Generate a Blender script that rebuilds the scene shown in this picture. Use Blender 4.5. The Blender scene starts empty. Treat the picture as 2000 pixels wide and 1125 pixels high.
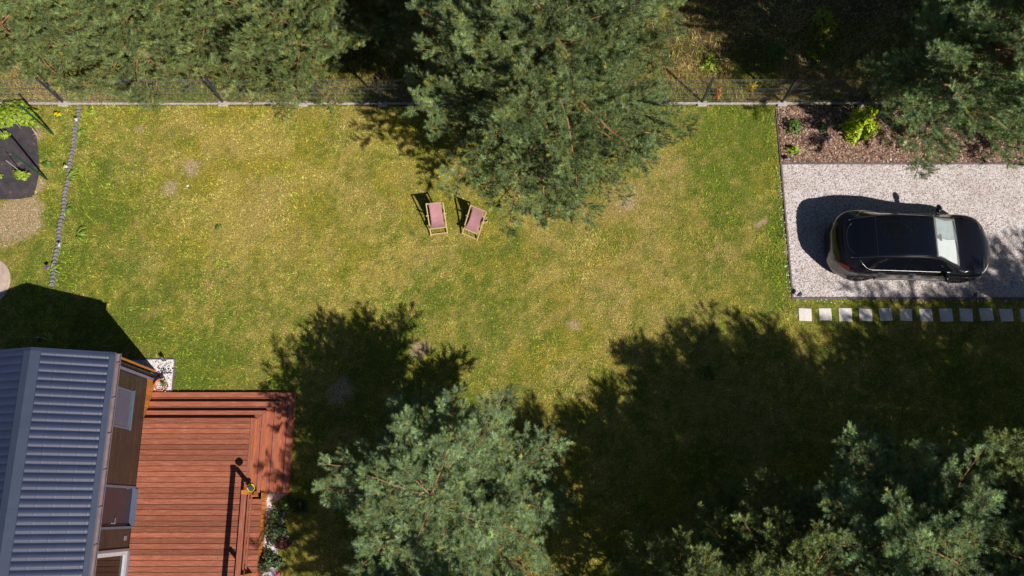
import bpy, math, random
import numpy as np
from math import radians as R, sin, cos, pi
from mathutils import Vector, Matrix
rng = np.random.default_rng(7)
random.seed(7)
SC = bpy.context.scene
COL = SC.collection

# ------------------------------------------------------------------ camera, sky, sun
CH, CF = 24.2, 1650.0
TILT = math.atan(438 / CF)
cam_d = bpy.data.cameras.new("camera"); cam = bpy.data.objects.new("camera", cam_d); COL.objects.link(cam)
cam.location = (0, 0, CH); cam.rotation_euler = (TILT, 0, 0)
cam_d.sensor_width = 36.0; cam_d.lens = CF / 2000 * 36.0; cam_d.clip_end = 1000
SC.camera = cam
SUN = Vector((.70, -.76, 1.0)).normalized()
W = bpy.data.worlds.new("World"); SC.world = W; W.use_nodes = True
nt = W.node_tree; nt.nodes.clear()
sky = nt.nodes.new('ShaderNodeTexSky'); sky.sky_type = 'NISHITA'; sky.sun_disc = False
sky.air_density = .65; sky.dust_density = .3; sky.sun_elevation = math.asin(SUN.z); sky.sun_rotation = math.atan2(SUN.x, SUN.y)
bg = nt.nodes.new('ShaderNodeBackground'); bg.inputs[1].default_value = 0.05
out = nt.nodes.new('ShaderNodeOutputWorld')
nt.links.new(sky.outputs[0], bg.inputs[0]); nt.links.new(bg.outputs[0], out.inputs[0])
sl = bpy.data.lights.new("sun", 'SUN'); sl.energy = 5.0; sl.angle = R(0.55); sl.color = (1.0, .93, .82)
so = bpy.data.objects.new("sun", sl); COL.objects.link(so)
so.rotation_euler = SUN.to_track_quat('Z', 'Y').to_euler(); so.location = (20, -20, 40)
SC.view_settings.view_transform = 'Standard'; SC.view_settings.look = 'None'
SC.view_settings.gamma = 1; SC.view_settings.exposure = 0.0
CT, ST = cos(TILT), sin(TILT)


def at(px, py, z=0.0):
    """a point of the place: where the photo's pixel meets the height z"""
    u, v = px - 1000, py - 562.5
    dz = -CF * CT - v * ST
    t = (z - CH) / dz
    return u * t, (CF * ST - v * CT) * t


# ------------------------------------------------------------------ materials
def srgb(r, g, b):
    f = lambda c: (c / 255 / 12.92) if c <= 10 else ((c / 255 + .055) / 1.055) ** 2.4
    return (f(r), f(g), f(b), 1)


class Mat:
    def __init__(s, name, color=(.5, .5, .5), rough=.7, **kw):
        s.m = bpy.data.materials.new(name); s.m.use_nodes = True
        s.t = s.m.node_tree; s.b = s.t.nodes['Principled BSDF']
        s.b.inputs['Base Color'].default_value = (*color[:3], 1)
        s.b.inputs['Roughness'].default_value = rough
        for k, v in kw.items():
            s.b.inputs[k].default_value = v
        s.col = None

    def n(s, typ, **kw):
        x = s.t.nodes.new(typ)
        for k, v in kw.items():
            setattr(x, k, v)
        return x

    def l(s, a, b): s.t.links.new(a, b)

    def coord(s, scale=(1, 1, 1), kind='Object'):
        tc = s.n('ShaderNodeTexCoord'); mp = s.n('ShaderNodeMapping')
        mp.inputs['Scale'].default_value = scale
        s.l(tc.outputs[kind], mp.inputs[0]); return mp.outputs[0]

    def noise(s, scale, detail=4, rough=.6, vec=None, dist=0):
        x = s.n('ShaderNodeTexNoise'); x.inputs['Scale'].default_value = scale
        x.inputs['Detail'].default_value = detail; x.inputs['Roughness'].default_value = rough
        x.inputs['Distortion'].default_value = dist
        s.l(vec if vec is not None else s.coord(), x.inputs['Vector']); return x.outputs['Fac']

    def ramp(s, fac, stops):
        r = s.n('ShaderNodeValToRGB'); e = r.color_ramp.elements
        while len(e) < len(stops): e.new(.5)
        for i, (p, c) in enumerate(stops):
            e[i].position = p; e[i].color = (*c[:3], 1)
        s.l(fac, r.inputs[0]); return r.outputs[0]

    def mix(s, fac, a, b, mode='MIX'):
        x = s.n('ShaderNodeMix', data_type='RGBA', blend_type=mode)
        for i, v in ((0, fac), (6, a), (7, b)):
            if isinstance(v, (int, float)): x.inputs[i].default_value = v
            elif isinstance(v, tuple): x.inputs[i].default_value = (*v[:3], 1)
            else: s.l(v, x.inputs[i])
        return x.outputs[2]

    def mul(s, a, b):
        x = s.n('ShaderNodeMath', operation='MULTIPLY')
        for i, v in enumerate((a, b)):
            if isinstance(v, (int, float)): x.inputs[i].default_value = v
            else: s.l(v, x.inputs[i])
        return x.outputs[0]

    def island(s):
        return s.n('ShaderNodeNewGeometry').outputs['Random Per Island']

    def attr(s, name, out='Color'):
        a = s.n('ShaderNodeAttribute', attribute_name=name); return a.outputs[out]

    def color(s, c): s.l(c, s.b.inputs['Base Color']); return s

    def bump(s, h, strength=.5, dist=.02):
        x = s.n('ShaderNodeBump'); x.inputs['Strength'].default_value = strength
        x.inputs['Distance'].default_value = dist
        s.l(h, x.inputs['Height']); s.l(x.outputs[0], s.b.inputs['Normal']); return s


def plain(name, color, rough=.6, var=.25, scale=8, **kw):
    """a paint or plastic with slight uneven wear"""
    m = Mat(name, color, rough, **kw)
    f = m.noise(scale, 5, .65)
    lo = tuple(c * (1 - var) for c in color[:3]); hi = tuple(min(1, c * (1 + var)) for c in color[:3])
    m.color(m.ramp(f, [(.3, lo), (.7, hi)])); return m.m


def wood(name, base, light, dark, axis, wear=.5, ivar=.35):
    m = Mat(name, base, .55)
    sc = (1.2, 14, 14) if axis == 'x' else (14, 1.2, 14) if axis == 'y' else (14, 14, 1.2)
    v = m.coord(sc)
    g = m.noise(2.2, 6, .7, v, .3)
    c = m.ramp(g, [(.25, dark), (.5, base), (.8, light)])
    w = m.noise(1.6, 8, .75, m.coord(tuple(.6 * q for q in sc)), .8)
    c = m.mix(m.mul(m.ramp(w, [(.60, (0, 0, 0)), (.74, (1, 1, 1))]), wear), c, light)
    isl = m.ramp(m.island(), [(0, (1 - ivar,) * 3), (.5, (1, 1, 1)), (1, (1 + ivar * .6, 1 + ivar * .5, 1 + ivar * .45))])
    m.color(m.mix(1.0, c, isl, 'MULTIPLY'))
    m.bump(g, .25, .004); return m.m


M = {}
M['deck_x'] = wood('deck_wood_x', (.35, .110, .062), (.56, .27, .19), (.27, .078, .042), 'x', .6, .36)
M['deck_y'] = wood('deck_wood_y', (.40, .125, .075), (.60, .30, .21), (.31, .085, .05), 'y', .35, .2)
M['deck_side'] = wood('deck_side', (.62, .21, .045), (.7, .28, .08), (.45, .13, .03), 'z', .1)
M['cladding'] = wood('cladding', (.044, .028, .021), (.10, .066, .05), (.026, .018, .014), 'y', .4, .2)
M['orange_clad'] = wood('orange_clad', (.46, .17, .03), (.55, .22, .06), (.32, .1, .02), 'z', .1, .3)
M['pale_wood'] = wood('pale_wood', (.64, .47, .27), (.75, .58, .38), (.5, .35, .19), 'y', .1, .1)
M['roof'] = plain('roof_metal', (.026, .037, .086), .42, .12, 3)
M['trim'] = plain('trim_metal', (.050, .066, .115), .35, .08, 3)
M['shutter'] = plain('shutter', (.095, .10, .155), .45, .06, 3)
M['frame_blue'] = plain('frame_blue', (.10, .13, .20), .4, .08, 5)
M['gutter'] = plain('gutter', (.20, .155, .17), .35, .2, 6)
M['grey_trim'] = plain('grey_trim', (.20, .17, .21), .4, .1, 5)
M['door'] = plain('door_paint', (.040, .028, .040), .35, .1, 4)
M['white'] = plain('white_frame', (.55, .56, .62), .4, .15, 10)
M['black'] = plain('black_plastic', (.012, .012, .014), .4, .3, 6)
M['steel'] = plain('steel', (.55, .55, .58), .3, .1, 6, Metallic=.8)
M['post'] = plain('fence_paint', (.042, .045, .068), .4, .15, 6)
M['wire'] = plain('fence_wire', (.15, .155, .17), .35, .1, 6)
M['concrete'] = plain('concrete', (.50, .46, .44), .9, .3, 9)
M['green_post'] = plain('green_post', (.006, .075, .055), .4, .15, 6)
M['pale_stake'] = plain('pale_stake', (.55, .5, .45), .6, .2, 12)
M['edging'] = plain('edging_grey', (.27, .25, .29), .7, .3, 22)
M['edge_strip'] = plain('edge_strip', (.17, .13, .16), .7, .25, 6)
M['stone'] = plain('paving_slab', (.82, .76, .76), .85, .14, 16)
M['terracotta'] = plain('terracotta', (.55, .19, .10), .75, .2, 14)
M['yellow'] = plain('yellow_plastic', (.80, .70, .01), .4, .08, 8)
M['cap'] = plain('cap_grey', (.07, .065, .085), .5, .15, 12)
M['fabric'] = plain('chair_fabric', (.45, .22, .25), .85, .12, 9, **{'Sheen Weight': .3})
M['fabric_edge'] = plain('chair_fabric_back', (.3, .11, .13), .85, .12, 9)
M['membrane'] = None
gl = Mat('glass_dark', (.006, .007, .009), .03); gl.b.inputs['Specular IOR Level'].default_value = .8; M['glass'] = gl.m
gl = Mat('pane', (.03, .03, .02), .02, **{'Transmission Weight': .6}); M['pane'] = gl.m
p = Mat('car_paint', (.008, .008, .013), .22, **{'Coat Weight': .8, 'Coat Roughness': .03})
p.b.inputs['Metallic'].default_value = .2; p.b.inputs['Coat IOR'].default_value = 1.38; p.b.inputs['Specular IOR Level'].default_value = .3; M['paint'] = p.m
M['car_glass'] = Mat('car_glass', (.004, .005, .010), .02, **{'Coat Weight': .5, 'Coat Roughness': .02}).m
wg = Mat('windscreen', (1, 1, 1), .02); wg.b.inputs['Alpha'].default_value = .18; M['windscreen'] = wg.m
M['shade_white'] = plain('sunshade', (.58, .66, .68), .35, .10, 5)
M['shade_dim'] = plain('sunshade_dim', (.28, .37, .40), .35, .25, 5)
M['tyre'] = plain('tyre', (.022, .02, .02), .85, .3, 20)
M['rim'] = plain('rim', (.035, .032, .036), .4, .2, 10, Metallic=.5)
M['chrome'] = plain('chrome', (.42, .41, .42), .38, .05, 10, Metallic=1.0)
M['rail'] = plain('seal_and_highlight', (.05, .048, .06), .35, .1, 10, Metallic=.4)  # grey of the car's seals and seams, and of its drawn roof-edge highlight
M['lamp_clear'] = plain('lamp_clear', (.55, .6, .65), .15, .1, 20)
M['lamp_red'] = plain('lamp_red', (.25, .008, .012), .15, .1, 20, **{'Coat Weight': 1.0})


# ------------------------------------------------------------------ mesh helpers
ORG = {}


def tag(o, label=None, cat=None, group=None, kind=None):
    if label: o['label'] = label
    if cat: o['category'] = cat
    if group: o['group'] = group
    if kind: o['kind'] = kind
    return o


def thing(name, loc, label, cat, group=None, rz=0.0):
    o = bpy.data.objects.new(name, None); COL.objects.link(o)
    o.empty_display_size = .2
    o.location = loc; o.rotation_euler = (0, 0, rz); ORG[o.name] = Vector(loc)
    return tag(o, label, cat, group)


def link(name, me, parent=None):
    o = bpy.data.objects.new(name, me); COL.objects.link(o)
    if parent is not None: o.parent = parent
    return o


def arrmesh(name, V, F, mat, smooth=False, attrs=None):
    """mesh from numpy: V (n,3), F (m,k)"""
    me = bpy.data.meshes.new(name); V = np.asarray(V, np.float32); F = np.asarray(F, np.int32)
    k = F.shape[1]
    me.vertices.add(len(V)); me.vertices.foreach_set('co', V.ravel())
    me.loops.add(F.size); me.loops.foreach_set('vertex_index', F.ravel())
    me.polygons.add(len(F)); me.polygons.foreach_set('loop_start', np.arange(0, F.size, k, dtype=np.int32))
    me.polygons.foreach_set('loop_total', np.full(len(F), k, np.int32))
    if smooth: me.polygons.foreach_set('use_smooth', np.ones(len(F), bool))
    me.update(calc_edges=True)
    if attrs:
        for an, av in attrs.items():
            if av.ndim == 1:
                a = me.attributes.new(an, 'FLOAT', 'POINT'); a.data.foreach_set('value', av.astype(np.float32))
            else:
                a = me.attributes.new(an, 'FLOAT_COLOR', 'POINT')
                c = np.ones((len(av), 4), np.float32); c[:, :3] = av; a.data.foreach_set('color', c.ravel())
    me.materials.append(mat); return me


class MB:
    def __init__(s): s.v = []; s.f = []

    def add(s, vs, fs):
        k = len(s.v); s.v += [tuple(v) for v in vs]; s.f += [tuple(i + k for i in f) for f in fs]; return s

    def box(s, x0, y0, z0, x1, y1, z1, rz=0, c=None, m=None):
        vs = [(x, y, z) for z in (z0, z1) for y in (y0, y1) for x in (x0, x1)]
        if rz:
            cx, cy = c or ((x0 + x1) / 2, (y0 + y1) / 2)
            vs = [(cx + (x - cx) * cos(rz) - (y - cy) * sin(rz), cy + (x - cx) * sin(rz) + (y - cy) * cos(rz), z) for x, y, z in vs]
        if m: vs = [tuple(m @ Vector(v)) for v in vs]
        return s.add(vs, [(0, 2, 3, 1), (4, 5, 7, 6), (0, 1, 5, 4), (2, 6, 7, 3), (0, 4, 6, 2), (1, 3, 7, 5)])

    def bar(s, a, b, w, h, up=(0, 0, 1)):
        """rectangular bar from a to b, width w, depth h"""
        a, b = Vector(a), Vector(b); d = (b - a).normalized(); u = Vector(up)
        if abs(d.dot(u)) > .98: u = Vector((0, 1, 0))
        sd = d.cross(u).normalized() * (w / 2); u = sd.cross(d).normalized() * (h / 2)
        vs = [p + i * sd + j * u for p in (a, b) for i, j in ((-1, -1), (1, -1), (1, 1), (-1, 1))]
        return s.add(vs, [(3, 2, 1, 0), (4, 5, 6, 7), (0, 1, 5, 4), (1, 2, 6, 5), (2, 3, 7, 6), (3, 0, 4, 7)])

    def tube(s, pts, rad, n=8, cap=True):
        pts = [Vector(p) for p in pts]
        if isinstance(rad, (int, float)): rad = [rad] * len(pts)
        vs, fs = [], []
        for i, p in enumerate(pts):
            d = (pts[min(i + 1, len(pts) - 1)] - pts[max(i - 1, 0)]).normalized()
            u = Vector((0, 0, 1)) if abs(d.z) < .9 else Vector((1, 0, 0))
            a = d.cross(u).normalized(); b = d.cross(a)
            for k in range(n):
                t = 2 * pi * k / n; vs.append(p + (a * cos(t) + b * sin(t)) * rad[i])
        for i in range(len(pts) - 1):
            for k in range(n):
                q = (k + 1) % n; fs.append((i * n + k, i * n + q, (i + 1) * n + q, (i + 1) * n + k))
        if cap: fs.append(tuple(range(n))); fs.append(tuple(reversed(range((len(pts) - 1) * n, len(pts) * n))))
        return s.add(vs, fs)

    def lathe(s, prof, c=(0, 0, 0), n=24):
        vs, fs = [], []
        for r, z in prof:
            for k in range(n):
                t = 2 * pi * k / n; vs.append((c[0] + r * cos(t), c[1] + r * sin(t), c[2] + z))
        for i in range(len(prof) - 1):
            for k in range(n):
                q = (k + 1) % n; fs.append((i * n + k, i * n + q, (i + 1) * n + q, (i + 1) * n + k))
        return s.add(vs, fs)

    def poly(s, pts, z0, z1):
        n = len(pts)
        vs = [(x, y, z0) for x, y in pts] + [(x, y, z1) for x, y in pts]
        fs = [tuple(range(n, 2 * n)), tuple(reversed(range(n)))] + [(i, (i + 1) % n, n + (i + 1) % n, n + i) for i in range(n)]
        return s.add(vs, fs)

    def build(s, name, mat, parent=None, world=True, smooth=False, bevel=0, mats=None):
        me = bpy.data.meshes.new(name)
        V = s.v
        if world:
            if parent is not None:
                o0 = ORG[parent.name]
            else:
                xs = np.array(V); o0 = Vector(((xs[:, 0].min() + xs[:, 0].max()) / 2, (xs[:, 1].min() + xs[:, 1].max()) / 2, xs[:, 2].min()))
            V = [(x - o0.x, y - o0.y, z - o0.z) for x, y, z in V]
        me.from_pydata(V, [], s.f); me.materials.append(mat)
        if smooth: me.polygons.foreach_set('use_smooth', [True] * len(me.polygons))
        me.update()
        o = link(name, me, parent)
        if world and parent is None: o.location = o0
        ORG[o.name] = o0 if world else Vector((0, 0, 0))
        if bevel:
            b = o.modifiers.new('bevel', 'BEVEL'); b.width = bevel; b.segments = 2; b.limit_method = 'ANGLE'
        return o


def copy_tree(o, parent=None):
    c = o.copy(); COL.objects.link(c); c.parent = parent
    for ch in list(o.children): copy_tree(ch, c)
    return c


# ------------------------------------------------------------------ numpy noise
_lat = np.random.default_rng(3).random((256, 256))


def vnoise(x, y):
    xi = np.floor(x).astype(int); yi = np.floor(y).astype(int); fx = x - xi; fy = y - yi
    fx = fx * fx * (3 - 2 * fx); fy = fy * fy * (3 - 2 * fy)
    g = lambda a, b: _lat[a & 255, b & 255]
    return (g(xi, yi) * (1 - fx) + g(xi + 1, yi) * fx) * (1 - fy) + (g(xi, yi + 1) * (1 - fx) + g(xi + 1, yi + 1) * fx) * fy


def fbm(x, y, s, o=4):
    t = 0; a = .5; n = 0
    for i in range(o):
        t = t + a * vnoise(x * s + 17.3 * i, y * s + 9.1 * i); n += a; a *= .6; s *= 2.1
    return t / n


def blob(x, y, px, py, r):
    c = at(px, py); return np.exp(-((x - c[0]) ** 2 + (y - c[1]) ** 2) / (r * r))


def sst(a, b, t):
    t = np.clip((t - a) / (b - a), 0, 1); return t * t * (3 - 2 * t)


STRAW = np.array((.62, .505, .130)); GREEN = np.array((.190, .265, .024)); YEL = np.array((.50, .425, .065)); BROWN = np.array((.58, .44, .18))
BARE = np.array((.72, .54, .38))


def lawn_rgb(x, y, fine=None):
    """the turf's own colour: dry straw, green and bare spots (no light in it)"""
    g = fbm(x, y, .33, 4) * .55 + fbm(x + 40, y, 1.6, 3) * .6 + fbm(x, y + 80, 5.0, 2) * .75 + fbm(x + 3, y + 30, 13.0, 2) * .55
    g = g - 1.27
    for px, py, r, a in ((190, 380, 1.5, .30), (140, 600, 2.4, .3), (330, 740, 2.2, .28), (1460, 240, 1.6, .42), (1400, 350, 1.0, .30),
                         (1520, 430, .55, .5), (1530, 540, .6, .5), (850, 560, 1.1, .22), (480, 240, 1.3, -.12), (430, 330, 2.6, -.24), (640, 420, 2.6, -.16),
                         (1180, 480, 2.2, -.10), (1290, 350, 1.8, -.2), (1180, 660, 1.6, -.02), (900, 700, 2.2, .15), (1250, 230, 1.5, .2),
                         (600, 560, 2.2, -.06), (420, 600, 2.0, -.05), (1600, 700, 6, .12), (100, 420, .4, .25), (110, 300, .8, .2), (700, 900, 4, .15),
                         (120, 520, .7, .3), (1200, 900, 3, .05)):
        g = g + a * blob(x, y, px, py, r)
    if fine is not None: g = g + fine
    t = sst(-.42, .50, g)[:, None]
    yl = sst(.45, .62, fbm(x + 11, y + 5, .8, 3))[:, None]
    dry = STRAW * (1 - yl) + YEL * yl
    br = (sst(.46, .62, fbm(x - 31, y + 55, .7, 3)) * .35 + blob(x, y, 1180, 440, 2.6) * .35 + blob(x, y, 1300, 330, 1.6) * .4 + blob(x, y, 1400, 500, 1.6) * .3)[:, None]
    br = np.clip(br, 0, .85)
    dry = dry * (1 - br) + BROWN * br
    c = dry * (1 - t) + GREEN * t
    b = 0
    for px, py, r in ((273, 252, .14), (331, 367, .28), (665, 763, .42), (820, 683, .30), (22, 437, .75), (50, 420, .5), (375, 330, .3), (1120, 635, .2), (70, 262, .25), (60, 290, .2), (75, 360, .25), (1225, 395, .3), (1480, 440, .14), (1495, 432, .12)):
        b = b + blob(x, y, px, py, r)
    b = (sst(.25, .75, b * (.35 + 1.3 * fbm(x, y, 4.5, 4))) * .85)[:, None]
    return c * (1 - b) + BARE * b, b[:, 0]


# ------------------------------------------------------------------ ground
PAD = (8.31, 6.13, 26.0, 10.36)          # gravel pad x0,y0,x1,y1
BED_Y1 = 12.28
fm = Mat('forest_soil', (.15, .10, .06), .95)
v = fm.coord()
c = fm.ramp(fm.noise(.8, 8, .7, v), [(.3, (.09, .065, .035)), (.5, (.22, .15, .08)), (.62, (.17, .17, .05)), (.8, (.42, .28, .18))])
c = fm.mix(.6, c, fm.ramp(fm.noise(26, 5, .7, v), [(.3, (.02, .014, .01)), (.7, (.40, .29, .18))]), 'OVERLAY')
fm.color(c).bump(fm.noise(30, 4, .7, v), 1, .04)
gnd = link('ground', arrmesh('ground', [(-150, -150, 0), (150, -150, 0), (150, 150, 0), (-150, 150, 0)], [(0, 1, 2, 3)], fm.m))
tag(gnd, 'brown woodland soil under the pines beyond the fence', None, kind='structure')

lm = Mat('turf', (.3, .25, .08), .95)
v = lm.coord(kind='Object')
a = lm.attr('tone')
f = lm.noise(34, 5, .75, v)
c = lm.mix(1.0, a, lm.ramp(f, [(.30, (.10, .09, .05)), (.48, (.50, .49, .42)), (.68, (1.25, 1.18, 1.05))]), 'MULTIPLY')
lm.color(c).bump(f, .9, .03)
nx, ny = 420, 300
gx, gy = np.meshgrid(np.linspace(-21, 21, nx), np.linspace(-14, 12.33, ny))
gx, gy = gx.ravel(), gy.ravel()
ii = (np.arange(ny - 1)[:, None] * nx + np.arange(nx - 1)).ravel()
F = np.stack([ii, ii + 1, ii + nx + 1, ii + nx], 1)
crgb, _ = lawn_rgb(gx, gy)
lawn = link('lawn', arrmesh('lawn', np.stack([gx, gy, np.full_like(gx, .004) + .012 * fbm(gx, gy, .6)], 1), F, lm.m, True, {'tone': crgb}))
tag(lawn, 'sunlit dry lawn of straw and green turf', None, kind='structure')


def inpoly(x, y, P):
    r = np.zeros(len(x), bool); n = len(P); j = n - 1
    for i in range(n):
        xi, yi = P[i]; xj, yj = P[j]
        r ^= ((yi > y) != (yj > y)) & (x < (xj - xi) * (y - yi) / (yj - yi + 1e-12) + xi); j = i
    return r


MEMB = [at(*p) for p in ((-60, 238), (20, 240), (62, 250), (72, 268), (76, 300), (78, 332), (72, 362), (66, 384), (40, 389), (0, 390), (-60, 392))]
DISC = (*at(-32, 552), .80)
GP = (-11.6, 3.33, -9.76, 4.27)


def blades(n, x, y, col, hgt, wid, lean, seed, k=1):
    """n leaf blades as single triangles"""
    r = np.random.default_rng(seed)
    n = len(x); az = r.random(n) * 2 * pi; l = lean * (.3 + 1.0 * r.random(n)); h = hgt * (.55 + .9 * r.random(n))
    th = az + pi / 2 + r.normal(0, .5, n)
    wx, wy = np.cos(th) * wid / 2, np.sin(th) * wid / 2
    z0 = np.full(n, .004)
    tx = x + np.cos(az) * h * np.sin(l); ty = y + np.sin(az) * h * np.sin(l); tz = h * np.cos(l)
    V = np.empty((n, 3, 3)); V[:, 0] = np.stack([x - wx, y - wy, z0], 1); V[:, 1] = np.stack([x + wx, y + wy, z0], 1); V[:, 2] = np.stack([tx, ty, tz], 1)
    F = np.arange(n * 3).reshape(n, 3)
    return V.reshape(-1, 3), F, np.repeat(col, 3, 0)


gm = Mat('grass_blades', (.2, .25, .05), .75); gm.color(gm.attr('tone'))
gm.b.inputs['Specular IOR Level'].default_value = .25
N = 820000
x = rng.uniform(-16.2, 16.6, N); y = rng.uniform(-2.6, 12.32, N)
keep = ~((x > PAD[0] - .04) & (y > PAD[1] - .04))
keep &= ~((x < -6.05) & (y < 3.30)); keep &= ~((x > GP[0]) & (x < GP[2]) & (y < GP[3]) & (y > 3.2))
keep &= ~inpoly(x, y, MEMB); keep &= (np.hypot(x - DISC[0], y - DISC[1]) > DISC[2] + .02)
sx = (x - 8.6) % .5885
keep &= ~((x > 8.35) & (sx > -.0) & (sx < .40) & (np.abs(y - 5.60) < .20) & (((x - 8.42) % .5875) < .385))
keep &= ~((x < -5.35) & (x > -6.9) & (y < .5))
x, y = x[keep], y[keep]
clump = fbm(x, y + 7, 13.0, 3) - .5 + .7 * (vnoise(x * 31 + 3, y * 31) - .5)
col, bare = lawn_rgb(x, y, rng.normal(0, .20, len(x)) + 1.1 * clump)
k2 = (rng.random(len(x)) > bare * .9) & (rng.random(len(x)) < .62 + 1.1 * clump)
x, y, col, clump = x[k2], y[k2], col[k2], clump[k2]
br = np.exp(rng.normal(0, .34, len(x)))[:, None]
col = np.clip(col * br * np.exp(1.7 * clump)[:, None], 0, .9)
tall = 1 + .9 * np.exp(-((x + 13.2) / .45) ** 2) + .7 * np.exp(-((x - 8.15) / .25) ** 2) + .7 * np.exp(-((y - 12.25) / .15) ** 2) + .6 * (fbm(x, y, .9, 2) > .6)
tall = tall * np.clip(1 + 1.6 * clump, .5, 1.5)
V, F, C = blades(0, x, y, col, .050 * tall, .014, 1.1, 5)
g = link('grass', arrmesh('grass', V, F, gm.m, False, {'tone': C}))
tag(g, 'short dry grass blades covering the lawn', 'grass', kind='stuff')

# undergrowth beyond the fence
N = 520000
x = rng.uniform(-19, 19, N); y = 12.45 + 14 * rng.random(N) ** 1.5
d = fbm(x, y, .55, 4); keep = rng.random(N) < sst(.34, .60, d) * .75 + .12 + .6 * np.exp(-(y - 12.4) / 1.3)
x, y, d = x[keep], y[keep], d[keep]
t = rng.random((len(x), 1)); gsel = sst(.4, .62, fbm(x + 9, y, .9, 3) + rng.normal(0, .1, len(x)))[:, None]
col = (np.array((.22, .27, .030)) * gsel + np.array((.50, .38, .14)) * (1 - gsel)) * np.exp(rng.normal(0, .4, (len(x), 1)))
V, F, C = blades(0, x, y, np.clip(col, 0, .8), .13 + .10 * fbm(x, y, .4, 2), .018, 1.1, 6)
g = link('undergrowth', arrmesh('undergrowth', V, F, gm.m, False, {'tone': C}))
tag(g, 'rough yellow and green undergrowth on the woodland floor behind the fence', 'undergrowth', kind='stuff')

# gravel pad
pm = Mat('gravel_bed', (.5, .45, .45), .9)
v = pm.coord()
f = pm.noise(40, 3, .7, v)
pm.color(pm.ramp(f, [(.25, (.10, .085, .085)), (.5, (.42, .37, .36)), (.75, (.62, .55, .54))])).bump(f, 1, .03)
pad = MB().box(PAD[0], PAD[1], .004, PAD[2], PAD[3], .02).build('driveway', pm.m)
tag(pad, 'rectangular pad of pale gravel under the parked car', kind='structure')
gst = Mat('gravel_stone', (.7, .62, .6), .85)
gst.color(gst.mix(1.0, gst.ramp(gst.island(), [(0, (.20, .17, .16)), (.08, (.56, .49, .49)), (.3, (.70, .67, .70)), (.8, (.80, .77, .81)), (1, (.62, .50, .46))]),
                  gst.ramp(gst.noise(.9, 5, .6), [(.35, (.86, .80, .77)), (.6, (1, 1, 1))]), 'MULTIPLY'))
OV = np.array([(1, 0, 0), (0, 1, 0), (-1, 0, 0), (0, -1, 0), (0, 0, 1)], float); OF = np.array([(0, 1, 4), (1, 2, 4), (2, 3, 4), (3, 0, 4)])


def pebbles(x, y, z, size, seed, flat=.7):
    r = np.random.default_rng(seed); n = len(x)
    s = size * (.5 + .9 * r.random((n, 1, 1))); V = OV[None] * s * (1 + .45 * r.normal(0, 1, (n, 5, 3)).clip(-1.3, 1.3) * .5)
    V[:, :, 2] *= flat; V[:, :, :2] += r.normal(0, 1, (n, 5, 2)) * .12 * s
    a = r.random(n) * 2 * pi; ca, sa = np.cos(a)[:, None], np.sin(a)[:, None]
    X = V[:, :, 0] * ca - V[:, :, 1] * sa + x[:, None]; Y = V[:, :, 0] * sa + V[:, :, 1] * ca + y[:, None]
    z = np.broadcast_to(z, (n,))
    V = np.stack([X, Y, V[:, :, 2] + z[:, None]], 2)
    F = OF[None] + (np.arange(n) * 5)[:, None, None]
    return V.reshape(-1, 3), F.reshape(-1, 3)


N = 62000
x = rng.uniform(PAD[0] + .01, 17.2, N); y = rng.uniform(PAD[1] + .01, PAD[3] - .01, N)
kk = rng.random(N) < .72 + .5 * fbm(x, y, 1.3, 3) - .25 * (np.abs(np.abs(y - 7.5) - .8) < .14) * (fbm(x, y, .8, 2) > .42)
x, y = x[kk], y[kk]
sp = rng.random(260); x = np.concatenate([x, PAD[0] - .06 - .12 * rng.random(90) ** 2, rng.uniform(PAD[0], 17, 170)]); y = np.concatenate([y, rng.uniform(PAD[1], PAD[3], 90), np.where(rng.random(170) < .5, PAD[1] - .07 - .12 * rng.random(170) ** 2, PAD[3] + .07 + .15 * rng.random(170) ** 2)])
V, F = pebbles(x, y, .02, .021, 11)
g = link('gravel', arrmesh('gravel', V, F, gst.m)); tag(g, 'pinkish white gravel stones filling the parking pad', 'gravel', kind='stuff')

# bark mulch bed
mm = Mat('mulch_soil', (.08, .05, .035), .95)
f = mm.noise(22, 5, .7)
mm.color(mm.ramp(f, [(.3, (.05, .03, .02)), (.7, (.24, .14, .10))])).bump(f, 1, .03)
bed = MB().box(PAD[0] - .02, PAD[3] + .05, .004, PAD[2], BED_Y1 + .02, .022).build('mulch_bed', mm.m)
tag(bed, 'bed of brown bark mulch between the gravel pad and the fence', kind='structure')
cm = Mat('bark_chip', (.3, .2, .15), .9)
cm.color(cm.ramp(cm.island(), [(0, (.07, .04, .03)), (.3, (.20, .11, .075)), (.7, (.38, .23, .17)), (.9, (.60, .42, .33)), (1, (.75, .58, .48))]))
N = 34000
x = rng.uniform(PAD[0] + .02, 17.4, N); y = rng.uniform(PAD[3] + .06, BED_Y1, N)
r = rng
L = (.018 + .035 * r.random(N)); Wd = .008 + .012 * r.random(N); a = r.random(N) * 2 * pi; tl = r.normal(0, .35, N); z = .03 + .02 * r.random(N)
ux, uy = np.cos(a), np.sin(a)
V = np.empty((N, 4, 3))
for i, (p, q) in enumerate(((-1, -1), (1, -1), (1, 1), (-1, 1))):
    V[:, i, 0] = x + p * L * ux - q * Wd * uy; V[:, i, 1] = y + p * L * uy + q * Wd * ux; V[:, i, 2] = z + p * L * tl * .6 + q * Wd * r.normal(0, .4, N)
g = link('bark_mulch', arrmesh('bark_mulch', V.reshape(-1, 3), np.arange(4 * N).reshape(N, 4), cm.m)); tag(g, 'reddish brown bark chips spread over the bed by the fence', 'mulch', kind='stuff')

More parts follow.
